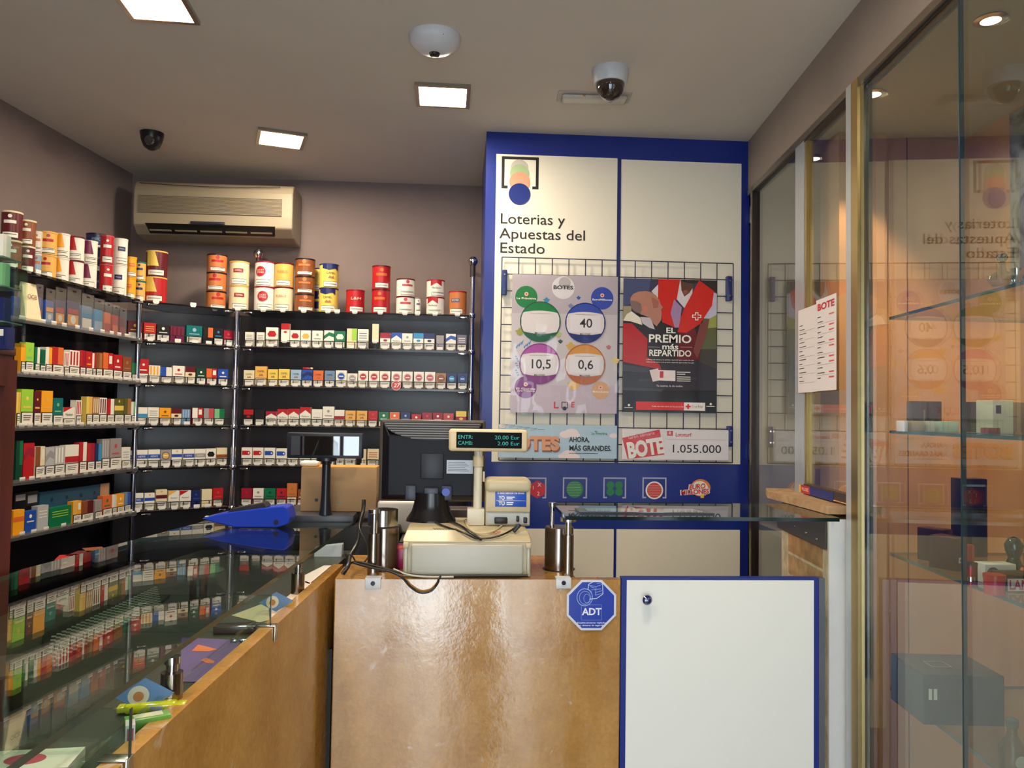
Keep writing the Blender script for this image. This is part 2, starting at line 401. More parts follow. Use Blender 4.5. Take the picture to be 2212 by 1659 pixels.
g.build('air_outlet', t)
g = MB()
for i in range(5): x = .075 + i * .118; g.hull8([(x, -D * .9, .024), (x + .1, -D * .9, .024), (x + .1, -D * .87, .024), (x, -D * .87, .024), (x, -D * .935, .030), (x + .1, -D * .935, .030), (x + .1, -D * .9, .030), (x, -D * .9, .030)], acm)
g.build('louvre', t)
MB().rbox(0.27, 0.43, -D - .008, -D + .002, .058, .070, .003, mat((44, 44, 60), 0.2)).build('display', t)
MB().tube([(0.03 + i * .0345, -D * .95 - .012, .246 - .008 * math.sin(PI * i / 19)) for i in range(20)], .0016, BLACK).build('seam_strip', t)

# ------------------------------------------------------------------ wall shelving
LV = [2.02, 1.845, 1.66, 1.475, 1.288, 1.10]
LN = ['top', 'second', 'third', 'fourth', 'fifth', 'lowest']
# runs: front line (a -> b), inward normal
RUN = {'back': (Vector((-1.035, 3.76, 0)), Vector((0.035, 3.76, 0))),
       'corner': (Vector((-1.385, 3.53, 0)), Vector((-1.06, 3.75, 0))),
       'left': (Vector((-1.66, 1.9, 0)), Vector((-1.385, 3.52, 0)))}
RT = {'back': 'shelf of the back wall', 'corner': 'shelf of the corner unit', 'left': 'shelf of the left wall'}


def run_frame(r):
    a, b = RUN[r]; d = (b - a).normalized(); n = Vector((-d.y, d.x, 0)); return a, b, d, n


def on_run(r, z, px, inset=0.0):
    a, b, d, n = run_frame(r); p0 = a + n * inset; py = 893.0
    for _ in range(3):
        p = PN(px, py, p0, n); v = Vector((p.x, p.y, z)) - Vector(CAM)
        py = 829.5 + FPX * sum(RM[1][k] * v[k] for k in range(3)) / sum(RM[2][k] * v[k] for k in range(3))
        c = sum(RM[0][k] * v[k] for k in range(3)) / sum(RM[2][k] * v[k] for k in range(3)) * FPX + 1106
        px2 = px + (px - c); p = PN(px2, py, p0, n)
    return Vector((p.x, p.y, z)), math.atan2(d.y, d.x)


for r, dep in (('back', 0.27), ('corner', 0.27), ('left', 0.31)):
    a, b, d, n = run_frame(r)
    ang = math.atan2(d.y, d.x); L = (b - a).length
    for i, z in enumerate(LV):
        t = thing('glass_shelf', f'{LN[i]} glass {RT[r]}'.replace('glass shelf', 'smoked glass shelf') + (', crowded with stock' if r == 'left' else ', between chrome poles'), 'shelf', (a.x, a.y, z - 0.009), ang, f'glass shelves {RT[r][6:]}')
        if r == 'corner': g = MB().prism([(0, 0), (L, 0), (L + .03, dep), (L * .5, dep + .06), (0.0, 0.19), (-.02, .02)], 0, 0.008, GLASS_SHELF, EDGE_DK)
        else: g = MB().box(0, L, 0, dep, 0, 0.008, GLASS_SHELF, EDGE_DK)
        g.build('glass_panel', t)
        if i:
            q = MB(); q.box(0.01, L - .01, 0.004, 0.006, 0.040, 0.0425, BLACK); q.box(.01, L - .01, .001, .05, .0085, .0115, mat((84, 74, 70), 0.35))
            k = int(L / 0.056)
            for j in range(k): q.box(.02 + j * L / k, .0212 + j * L / k, 0.004, 0.02, .0085, .042, BLACK)
            if r == 'back' or r == 'corner': q.build('pusher_rail', t)
            else: MB().box(0.01, L - .01, .001, .05, .0085, .0115, mat((84, 74, 70), 0.35)).box(.01, L - .01, -.002, .0, 0, .02, PLASTIC).build('price_rail', t)
        for u in (0.03, L - 0.03): MB().rbox(u - .02, u + .02, -.004, .03, -.010, -.0005, .003, CHROME).build('shelf_clamp', t)

# backing boards
struct(MB().box(-1.12, 0.06, 4.0, 4.018, 0.5, 2.02, BACKP).build('trim_2'))
a, b, d, n = run_frame('left')
struct(MB().prism([(xl(1.0) + .004, 1.0), (xl(4.0) + .004, 4.0), (xl(4.0) + .02, 4.0), (xl(1.0) + .02, 1.0)], 0.5, 2.03, mat((50, 47, 52), 0.28, noise=.1, scale=5)).build('trim_3'))
a, b, d, n = run_frame('corner')
struct(MB().prism([(-1.62, 3.80), (-1.10, 4.0), (-1.10, 3.985), (-1.60, 3.785)], 0.5, 2.01, BACKP).build('trim_4'))


def pole(x, y, z0, z1, label, arm=None):
    t = thing('shelf_pole', label, 'pole', (x, y, 0), 0, 'chrome shelf poles')
    MB().cyl((0, 0, z0), 0.011, z1 - z0, mat((205, 210, 220), 0.18, 1.0, 0.02), 20).build('tube', t)
    for z in LV:
        if z0 < z < z1: MB().lathe([(.013, -.012), (.016, -.008), (.016, .008), (.013, .012)], CHROME, (0, 0, z - .006), 20).build('shelf_ring', t)
    if arm:
        MB().cyl((0, 0, z1), 0.013, 0.06, mat((40, 36, 36), .4), 20).build('sleeve', t)
        MB().lathe([(0.001, -.024), (.014, -.02), (.023, -.006), (.023, .006), (.014, .02), (.001, .024)], CHROME, (0, 0, z1 + .075), 24).build('ball_cap', t)
        MB().cyl((0, 0.01, z1 + .075), 0.009, 3.995 - y, CHROME, 16, 'y').build('wall_arm', t)
    return t


pole(-1.405, 3.515, 0.7, 2.01, 'chrome pole in the corner where the left wall shelves meet the corner unit')
pole(-1.048, 3.735, 0.7, 2.01, 'middle chrome pole between the corner unit and the back wall shelves')
pole(0.047, 3.745, 0.7, 2.20, 'chrome pole with a ball cap beside the blue lottery panel', True)
t = thing('wall_bracket', 'chrome ball bracket on the back wall below the air conditioner', 'bracket', (-0.99, 3.86, 2.305))
MB().lathe([(0.001, -.024), (.014, -.02), (.023, -.006), (.023, .006), (.014, .02), (.001, .024)], CHROME, (0, 0, 0), 24).build('ball_cap', t)
MB().cyl((0, 0.01, 0), .009, .165, CHROME, 16, 'y').build('wall_arm', t)
MB().cyl((0, 0, -.11), .011, .1, mat((40, 36, 36), .4), 16).build('sleeve', t)

# ------------------------------------------------------------------ stock: packs
C_ = dict(white=(228, 224, 212), cream=(222, 208, 170), red=(176, 30, 36), crimson=(150, 24, 48), maroon=(92, 22, 30), orange=(214, 104, 48), copper=(196, 116, 62),
          black=(26, 24, 30), navy=(30, 40, 92), blue=(34, 76, 168), ice=(150, 178, 206), steel=(104, 134, 166), teal=(0, 104, 104), green=(14, 110, 70), dgreen=(12, 64, 48),
          purple=(112, 26, 70), yellow=(226, 196, 92), gold=(222, 170, 86), amber=(236, 160, 30), grey=(150, 146, 146), violet=(104, 96, 120), brown=(132, 74, 42), bronze=(160, 110, 66),
          pink=(186, 70, 80), lime=(150, 200, 60), silver=(176, 178, 182), azure=(50, 140, 190), clear=(150, 140, 140), olive=(90, 90, 40), lgreen=(120, 180, 130))


def cm(k): return mat(C_[k], 0.32, noise=0.03)


CN = dict(ice='pale blue', dgreen='dark green', lgreen='light green', steel='steel blue', azure='sky blue', violet='violet-grey', gold='golden yellow', clear='clear', lime='lime green', amber='amber')


def cn(k): return CN.get(k, k)


PMESH = {}


def pack(w, h, main, acc, kind, d=0.024, word=None):
    """a cigarette pack: main colour, a mark in a second colour, a white warning field, a price tab"""
    b = MB(); wm = 0.4 * h
    M, A, Wm = cm(main), cm(acc) if acc else None, WARN
    b.box(-w / 2, w / 2, 0, d, 0, h, M)
    z0 = wm
    if kind == 'band': b.rect(-w / 2, w / 2, z0 + .15 * h, z0 + .33 * h, A); b.disc(0, h * .9, w * .09, cm('gold'))
    elif kind == 'lowband': b.rect(-w / 2, w / 2, z0 + .02 * h, z0 + .22 * h, A)
    elif kind == 'top': b.rect(-w / 2, w / 2, z0 + .27 * h, h, A); b.disc(0, z0 + .14 * h, w * .2, A, rz=w * .12)
    elif kind == 'chevron': b.poly([(-w / 2, z0 + .22 * h), (0, z0 + .44 * h), (w / 2, z0 + .22 * h), (w / 2, h), (-w / 2, h)], A); b.text('Marlboro', 0, z0 + .1 * h, .2 * w, INK, 2, width=w * .7)
    elif kind == 'roundel': b.disc(0, z0 + .25 * h, w * .3, A); b.ring(0, z0 + .25 * h, w * .37, w * .04, INK if main != 'white' else cm('grey')); b.rect(-w * .2, w * .2, z0 + .22 * h, z0 + .28 * h, Wm, 2)
    elif kind == 'oval': b.poly([(-w * .38, z0 + .25 * h), (-w * .2, z0 + .42 * h), (w * .2, z0 + .42 * h), (w * .38, z0 + .25 * h), (w * .25, z0 + .12 * h), (-w * .25, z0 + .12 * h)], A)
    elif kind == 'pill': b.rect(-w * .45, w * .15, z0 + .17 * h, z0 + .42 * h, A); b.disc(w * .15, z0 + .295 * h, w * .19, A, rz=.125 * h); b.disc(w * .18, z0 + .295 * h, w * .08, Wm, 2)
    elif kind == 'lines':
        for i in range(3): b.rect(-w * .36, w * .36, z0 + (.12 + i * .12) * h, z0 + (.16 + i * .12) * h, A)
    elif kind == 'crest': b.disc(0, z0 + .36 * h, w * .12, A); b.rect(-w * .32, w * .32, z0 + .1 * h, z0 + .15 * h, A)
    elif kind == 'camel': b.text('CAMEL', 0, z0 + .34 * h, .24 * w, INK, 2, width=w * .6); b.poly([(-w * .2, z0 + .1 * h), (-w * .1, z0 + .22 * h), (0, z0 + .16 * h), (w * .1, z0 + .24 * h), (w * .22, z0 + .1 * h)], cm('bronze'))
    elif kind == 'news': b.rect(-w / 2, w / 2, z0 + .1 * h, z0 + .33 * h, A); b.text('NEWS', 0, z0 + .21 * h, .26 * w, Wm, 2, width=w * .6)
    elif kind == 'side': b.rect(0, w / 2, z0, h, A)
    elif kind == 'split': b.rect(-w / 2, 0, z0, h, A); b.rect(0.1 * w, w * .4, z0 + .2 * h, h * .9, Wm)
    elif kind == 'wave': b.poly([(-w / 2, z0 + .1 * h), (0, z0 + .3 * h), (w / 2, z0 + .2 * h), (w / 2, z0 + .42 * h), (0, z0 + .5 * h), (-w / 2, z0 + .3 * h)], A)
    elif kind == 'stripes':
        for i in range(3): b.rect(-w * .4 + i * .3 * w, -w * .25 + i * .3 * w, z0 + .05 * h, h * .95, A)
    elif kind == 'corner': b.poly([(-w / 2, h), (-w / 2, h * .72), (w * .3, h)], A); b.text('Nobel', 0, z0 + .2 * h, .2 * w, INK, 2, width=w * .6)
    return b


def warn_mb(w, h):
    m = MB(); H = 0.4 * h; y = -0.0022
    m.box(-w / 2 + .001, w / 2 - .001, -.002, 0, 0.001, H, INK).rect(-w / 2 + .003, w / 2 - .003, .004, H - .003, WARN, 1, -.002)
    for i in range(3): m.rect(-w * .34, w * (.34 - .06 * i), H * (.72 - .14 * i), H * (.765 - .14 * i), INK, 2, -.002)
    return m


TABMB = MB().prism([(-.013, -.011), (.013, -.011), (.013, -.0095), (-.013, -.0095)], .0, .014, TAGW)
TABMB.add([(-.013, -.011, .001), (.013, -.011, .001), (.009, -.011, -.006), (-.009, -.011, -.006)], [(0, 3, 2, 1), (0, 1, 2, 3)], TAGW)
TAB0 = TABMB.build('price_tab'); TABDATA = TAB0.data; bpy.data.objects.remove(TAB0)
WD = {}
KW = dict(band='with a {} band', lowband='with a low {} band', top='with a {} top', chevron='with {} roof-shaped top', roundel='with {} roundel', oval='with {} oval', pill='with {} tab mark', lines='with {} lines', crest='with {} crest',
          camel='with small camel', news='with {} NEWS band', side='and {} halves', split='and {} split', wave='with {} wave', stripes='with {} stripes', corner='with {} corner', plain='')


def small_meshes(o, w, h, tab=True, warn=True):
    if warn:
        k = (round(w, 3), round(h, 3))
        if k not in WD: q = warn_mb(*k).build('warning_label'); WD[k] = q.data; bpy.data.objects.remove(q)
        c = bpy.data.objects.new('warning_label', WD[k]); COL.objects.link(c); c.parent = o
    if tab:
        c = bpy.data.objects.new('price_tab', TABDATA); COL.objects.link(c); c.parent = o; c.location = (0, -0.004, 0)


def row(run, lv, items, inset=0.016, noun='cigarette pack'):
    z = LV[lv]; N = 0
    for it in items:
        x0, x1, hpx, main, acc, kind = it[:6]; opt = it[6] if len(it) > 6 else {}
        N += 1; cx_ = (x0 + x1) / 2
        p, ang = on_run(run, z, cx_, inset); p0, _ = on_run(run, z, x0, inset); p1, _ = on_run(run, z, x1, inset)
        w = (p1 - p0).length * .97; dist = sum(RM[2][k] * (p[k] - CAM[k]) for k in range(3)); h = hpx * dist / FPX
        lift = opt.get('lift', 0) * dist / FPX
        o = pack(w, h, main, acc, kind, opt.get('d', 0.024)).build(opt.get('name', 'cigarette_pack'), None, (p.x, p.y, z + 0.0035 + lift), ang)
        des = opt.get('des') or (f'{cn(main)} {noun}' if kind == 'plain' or not acc else (f'{cn(main)} {noun} ' + KW[kind].format(cn(acc))))
        lab = f'{des}, {ORD[N]} from left, {LN[lv]} {RT[run]}'
        lab = lab.replace('shelf of the ', 'shelf, ')
        tag(o, ' '.join(lab.split()[:16]), opt.get('cat', 'cigarette pack'), f'{opt.get("pl", "packs")} on the {LN[lv]} {RT[run]}')
        small_meshes(o, w, h, opt.get('tab', True), opt.get('warn', True))
        if lift: MB().box(-.006, .006, .002, .014, -lift, 0, BLACK).build('stand', o)


g3 = lambda c: 260 + c / 5.027
g4 = lambda c: 640 + c / 5.027


def cv(f, L, k=5.027): return [(f(a), f(b), c / k if c > 99 else c, *r) for (a, b, c, *r) in L]


row('back', 1, cv(g3, [(1350, 1445, 31, 'white', 'grey', 'lines'), (1475, 1560, 31, 'white', 'grey', 'lines'), (1575, 1710, 42, 'white', 'red', 'oval'),
    (1740, 1835, 40, 'white', 'red', 'top', {'lift': 11, 'warn': False, 'des': 'raised slim red and white pack'}), (1838, 1950, 37, 'white', 'red', 'oval'), (1955, 2065, 37, 'white', 'gold', 'oval'), (2078, 2195, 37, 'white', 'grey', 'crest')])
    + cv(g4, [(298, 408, 38, 'white', 'green', 'wave'), (413, 530, 37, 'green', 'white', 'oval'), (545, 655, 43, 'cream', 'lime', 'side', {'warn': False, 'des': 'cream pack with neon green edges'}), (663, 782, 42, 'white', 'violet', 'lines'),
    (820, 892, 40, 'cream', 'white', 'plain', {'lift': 14, 'warn': False, 'des': 'raised slim plain cream pack'}), (908, 1020, 35, 'white', 'crimson', 'top'), (1028, 1142, 36, 'white', 'blue', 'chevron'), (1146, 1260, 35, 'white', 'grey', 'crest'),
    (1268, 1380, 36, 'white', 'azure', 'top'), (1386, 1500, 36, 'white', 'navy', 'top'), (1518, 1600, 32, 'grey', 'white', 'plain', {'warn': False}), (1622, 1732, 36, 'white', 'blue', 'wave'), (1742, 1848, 34, 'violet', 'white', 'lines')]))
row('back', 2, cv(g3, [(1335, 1452, 33, 'cream', None, 'camel'), (1458, 1588, 42, 'gold', None, 'camel'), (1597, 1708, 36, 'yellow', None, 'camel'), (1714, 1836, 37, 'yellow', None, 'camel'), (1845, 1962, 36, 'ice', None, 'camel'),
    (1968, 2085, 36, 'blue', 'navy', 'wave', {'des': 'dark blue pack under a red lighter'}), (2090, 2202, 35, 'orange', None, 'camel')])
    + cv(g4, [(304, 416, 35, 'steel', None, 'camel'), (424, 546, 36, 'white', 'blue', 'roundel'), (550, 662, 30, 'white', 'grey', 'roundel'), (668, 778, 36, 'white', 'red', 'roundel'), (786, 900, 36, 'white', 'red', 'roundel'),
    (905, 1018, 36, 'white', 'red', 'roundel'), (1030, 1142, 36, 'white', 'pink', 'roundel'), (1150, 1262, 36, 'white', 'pink', 'roundel'), (1274, 1384, 36, 'white', 'pink', 'roundel'), (1392, 1508, 36, 'white', 'pink', 'roundel'),
    (1514, 1624, 34, 'bronze', 'brown', 'roundel'), (1632, 1740, 34, 'navy', 'azure', 'roundel'), (1750, 1856, 34, 'navy', 'blue', 'roundel')]))
row('back', 3, cv(g3, [(1335, 1442, 33, 'black', 'red', 'top'), (1455, 1562, 33, 'black', 'black', 'crest'), (1574, 1696, 30, 'white', 'crimson', 'chevron'), (1700, 1818, 35, 'white', 'red', 'chevron'), (1820, 1938, 36, 'white', 'red', 'chevron'),
    (1944, 2066, 40, 'white', 'red', 'chevron'), (2074, 2190, 36, 'white', 'white', 'chevron', {'des': 'plain white soft pack'})])
    + cv(g4, [(282, 408, 42, 'white', 'grey', 'crest'), (410, 520, 35, 'white', 'crimson', 'lowband'), (528, 642, 34, 'gold', None, 'camel'), (650, 768, 34, 'gold', None, 'camel'), (778, 882, 34, 'red', 'pink', 'crest'),
    (890, 1004, 32, 'green', 'white', 'crest'), (1010, 1120, 32, 'orange', 'white', 'crest'), (1130, 1238, 32, 'navy', 'ice', 'crest'), (1248, 1354, 28, 'red', 'white', 'crest'), (1364, 1474, 32, 'crimson', 'pink', 'crest'), (1480, 1590, 32, 'crimson', 'white', 'crest'),
    (1594, 1708, 31, 'pink', 'white', 'crest'), (1730, 1846, 36, 'crimson', 'yellow', 'top')]))
row('back', 4, cv(g3, [(1310, 1428, 37, 'white', 'red', 'pill'), (1434, 1550, 37, 'white', 'red', 'pill'), (1558, 1678, 37, 'white', 'blue', 'pill'), (1688, 1810, 36, 'white', 'blue', 'pill'), (1815, 1930, 34, 'white', 'grey', 'crest'), (1940, 2060, 34, 'white', 'grey', 'crest'), (2070, 2180, 34, 'white', 'grey', 'lines')])
    + cv(g4, [(310, 410, 34, 'white', 'ice', 'crest'), (428, 520, 34, 'white', 'ice', 'lines'), (525, 645, 34, 'white', 'steel', 'crest'), (708, 756, 36, 'cream', 'white', 'plain', {'warn': False}), (768, 894, 37, 'cream', 'pink', 'lines')]))
row('back', 5, cv(g3, [(1308, 1426, 36, 'crimson', 'red', 'crest'), (1434, 1552, 36, 'white', 'grey', 'crest'), (1560, 1682, 36, 'green', 'dgreen', 'crest'), (1690, 1802, 36, 'red', 'navy', 'crest'), (1804, 1914, 47, 'copper', 'bronze', 'crest'), (1922, 2000, 34, 'brown', 'white', 'crest')]))
row('corner', 1, cv(g3, [(76, 238, 40, 'maroon', 'gold', 'crest'), (250, 384, 38, 'red', 'gold', 'lines'), (390, 534, 36, 'black', 'white', 'crest'), (538, 690, 34, 'purple', 'maroon', 'stripes', {'warn': False}), (712, 888, 38, 'teal', 'ice', 'crest'),
    (895, 1004, 36, 'black', 'orange', 'side', {'warn': False, 'des': 'black pack with orange edge'}), (1008, 1114, 36, 'black', 'azure', 'crest'), (1118, 1222, 32, 'crimson', 'pink', 'crest')]))
row('corner', 2, cv(g3, [(188, 304, 50, 'red', 'white', 'crest'), (306, 428, 37, 'white', 'amber', 'stripes', {'des': 'white red and yellow twin pack'}), (432, 556, 34, 'white', 'blue', 'split'), (564, 694, 38, 'white', 'red', 'crest', {'des': 'white pack with red lips mark'}),
    (700, 812, 37, 'cream', 'maroon', 'top'), (820, 926, 34, 'dgreen', 'white', 'crest'), (930, 1048, 34, 'red', 'orange', 'split'), (1055, 1168, 34, 'blue', 'white', 'crest')]))
row('corner', 3, cv(g3, [(158, 292, 37, 'white', 'azure', 'lowband'), (294, 416, 37, 'white', 'grey', 'lines'), (420, 544, 36, 'amber', 'brown', 'crest'), (548, 662, 35, 'cream', 'maroon', 'top'), (664, 758, 33, 'steel', 'ice', 'stripes', {'warn': False}), (776, 894, 36, 'red', 'white', 'split'),
    (902, 1012, 35, 'grey', 'pink', 'side'), (1018, 1128, 34, 'lgreen', 'green', 'side')]))
row('corner', 4, cv(g3, [(20, 158, 36, 'white', 'blue', 'news'), (164, 294, 37, 'white', 'blue', 'news'), (298, 428, 37, 'white', 'blue', 'news'), (430, 548, 36, 'grey', 'gold', 'roundel'), (552, 666, 36, 'white', 'blue', 'band'), (678, 800, 36, 'white', 'blue', 'news'),
    (802, 922, 36, 'white', 'grey', 'news'), (925, 1036, 36, 'white', 'black', 'oval'), (1040, 1158, 37, 'cream', 'brown', 'lowband')]))
row('corner', 5, cv(g3, [(100, 246, 37, 'white', 'blue', 'news'), (258, 370, 36, 'white', 'blue', 'band'), (380, 504, 42, 'cream', 'maroon', 'band'), (516, 636, 38, 'white', 'gold', 'corner'), (640, 764, 37, 'white', 'red', 'corner'), (770, 866, 36, 'navy', 'blue', 'crest', {'warn': False}), (880, 992, 37, 'cream', 'white', 'plain', {'warn': False}), (1000, 1114, 38, 'red', 'pink', 'crest')]))
g2 = lambda c: c / 3.456
K = 3.456
BX = lambda nm, **k: dict(name='cigar_box', cat='tobacco box', pl='boxes', **k)
row('left', 2, cv(g2, [(150, 184, 225, 'amber', 'white', 'plain'), (184, 248, 235, 'lime', 'lgreen', 'crest'), (254, 292, 205, 'green', 'white', 'side'), (294, 334, 190, 'green', 'dgreen', 'stripes'), (336, 384, 210, 'white', 'amber', 'side'), (386, 468, 215, 'red', 'orange', 'side'),
    (474, 510, 185, 'white', 'pink', 'stripes'), (512, 590, 200, 'white', 'red', 'stripes'), (592, 634, 205, 'red', 'crimson', 'side'), (636, 684, 200, 'red', 'amber', 'crest'), (686, 712, 190, 'white', 'red', 'side'), (714, 760, 195, 'brown', 'bronze', 'side'),
    (764, 840, 200, 'red', 'orange', 'split', {'des': 'orange-red box with white script'}), (842, 908, 190, 'red', 'white', 'crest'), (912, 978, 180, 'brown', 'bronze', 'crest'), (980, 1022, 140, 'green', 'dgreen', 'side')], K), noun='cigar box')
row('left', 3, cv(g2, [(116, 146, 260, 'yellow', 'gold', 'side'), (150, 242, 280, 'lime', 'yellow', 'crest'), (246, 300, 265, 'maroon', 'gold', 'crest'), (302, 388, 265, 'amber', 'gold', 'crest'), (390, 466, 210, 'teal', 'lgreen', 'crest'), (468, 556, 140, 'white', 'red', 'corner', {'des': 'short red and white box'}),
    (562, 604, 190, 'white', 'red', 'stripes'), (640, 684, 215, 'yellow', 'gold', 'side'), (686, 736, 210, 'bronze', 'cream', 'stripes'), (738, 792, 205, 'white', 'maroon', 'stripes'), (794, 848, 195, 'red', 'white', 'side'), (850, 920, 195, 'olive', 'yellow', 'band'), (922, 974, 195, 'olive', 'bronze', 'side'), (976, 1008, 170, 'white', 'lgreen', 'side')], K), noun='cigar box')
row('left', 4, cv(g2, [(112, 162, 300, 'dgreen', 'green', 'side', {'warn': False}), (168, 250, 275, 'red', 'crimson', 'wave', {'warn': False, 'des': 'tall crumpled red pouch'}), (258, 330, 240, 'cream', 'brown', 'split'), (334, 400, 225, 'silver', 'grey', 'wave'), (402, 476, 225, 'silver', 'white', 'stripes'),
    (480, 584, 225, 'white', 'red', 'lowband'), (586, 642, 235, 'red', 'white', 'side'), (646, 702, 220, 'red', 'crimson', 'side'), (706, 752, 210, 'navy', 'azure', 'side'), (754, 812, 240, 'clear', 'silver', 'stripes'), (816, 902, 235, 'clear', 'pink', 'crest'), (905, 970, 160, 'white', 'silver', 'lines')], K), noun='tobacco pouch')
row('left', 5, cv(g2, [(92, 178, 190, 'amber', 'orange', 'band', {'warn': False}), (180, 266, 165, 'blue', 'white', 'crest', {'warn': False}), (274, 358, 185, 'silver', 'white', 'lines', {'warn': False}), (362, 532, 150, 'green', 'lime', 'lines', {'warn': False, 'des': 'wide green box with white figure'}), (540, 604, 165, 'amber', 'gold', 'split'),
    (606, 694, 150, 'brown', 'maroon', 'side'), (704, 758, 140, 'clear', 'grey', 'lines'), (762, 832, 160, 'orange', 'green', 'crest'), (834, 868, 150, 'white', 'cream', 'side'), (870, 924, 150, 'amber', 'white', 'crest'), (926, 972, 150, 'steel', 'blue', 'side')], K), noun='box')
g1 = lambda c: c / 5.186


def pouch(x0, x1, ztop, cols, label, nolab=None):
    p, ang = on_run('left', LV[1], (x0 + x1) / 2, .03); q0, _ = on_run('left', LV[1], x0, .03); q1, _ = on_run('left', LV[1], x1, .03)
    w = (q1 - q0).length; dist = sum(RM[2][k] * (p[k] - CAM[k]) for k in range(3)); h = ztop * dist / FPX
    t = thing('blister_bag', label, 'blister bag', (p.x, p.y, LV[1] + .003), ang, 'blister bags on the second shelf of the left wall')
    b = MB(); b.rbox(-w * .45, w * .45, -.007, .009, 0, h * .68, .005, cm(cols[0]))
    if len(cols) > 1: b.rect(-w * .38, w * .38, h * .08, h * .34, cm(cols[1]), 1, -.0075)
    if len(cols) > 2: b.rect(-w * .38, w * .38, h * .36, h * .48, cm(cols[2]), 1, -.0075); b.disc(0, h * .22, w * .2, cm('white'), 2, -.0075)
    b.build('contents', t)
    MB().box(-w / 2, w / 2, -.0095, -.0085, 0, h, PLASTIC).box(-w * .12, w * .12, -.0105, -.0095, h * .9, h * .93, BLACK).build('clear_sleeve', t)
    c = bpy.data.objects.new('price_tab', TABDATA); COL.objects.link(c); c.parent = t; c.location = (0, -.016, 0)


pouch(24, 40, 74, ['blue', 'navy'], 'dark blue tobacco pouch half hidden behind the cream bag')
b = MB(); p, ang = on_run('left', LV[1], 56, .03)
b.hull8([(-.04, -.03, 0), (.04, -.03, 0), (.04, .02, 0), (-.04, .02, 0), (-.035, -.006, .135), (.035, -.006, .135), (.035, 0, .135), (-.035, 0, .135)], cm('cream')); b.text('OCB', 0.0, .085, .022, cm('maroon'), 2, -.0195, width=.045)
tag(b.build('paper_bag', None, (p.x, p.y, LV[1] + .003), ang), 'cream paper bag with maroon letters on the second shelf, left wall', 'bag')
pouch(70, 86, 84, ['blue', 'orange'], 'slim blue blister bag beside the cream paper bag')
pouch(92, 112, 78, ['blue', 'ice', 'amber'], 'blue blister bag with orange strip, second from the cream bag')
pouch(113, 136, 84, ['navy', 'amber', 'red'], 'navy, red and yellow blister bag, left one of two alike')
pouch(138, 168, 88, ['navy', 'amber', 'red'], 'navy, red and yellow blister bag, right one of two alike')
pouch(170, 196, 80, ['steel', 'white', 'azure'], 'grey-blue blister bag of white filters')
pouch(197, 219, 74, ['azure', 'ice'], 'sky blue blister bag left of the orange-red ones')
pouch(220, 236, 70, ['orange', 'red'], 'bright orange blister bag beside the sky blue one')
pouch(237, 252, 66, ['red', 'orange'], 'red blister bag between the orange one and the corner')
pouch(253, 268, 62, ['maroon', 'crimson'], 'dark red blister bag against the corner pole')

# ------------------------------------------------------------------ stock: tins


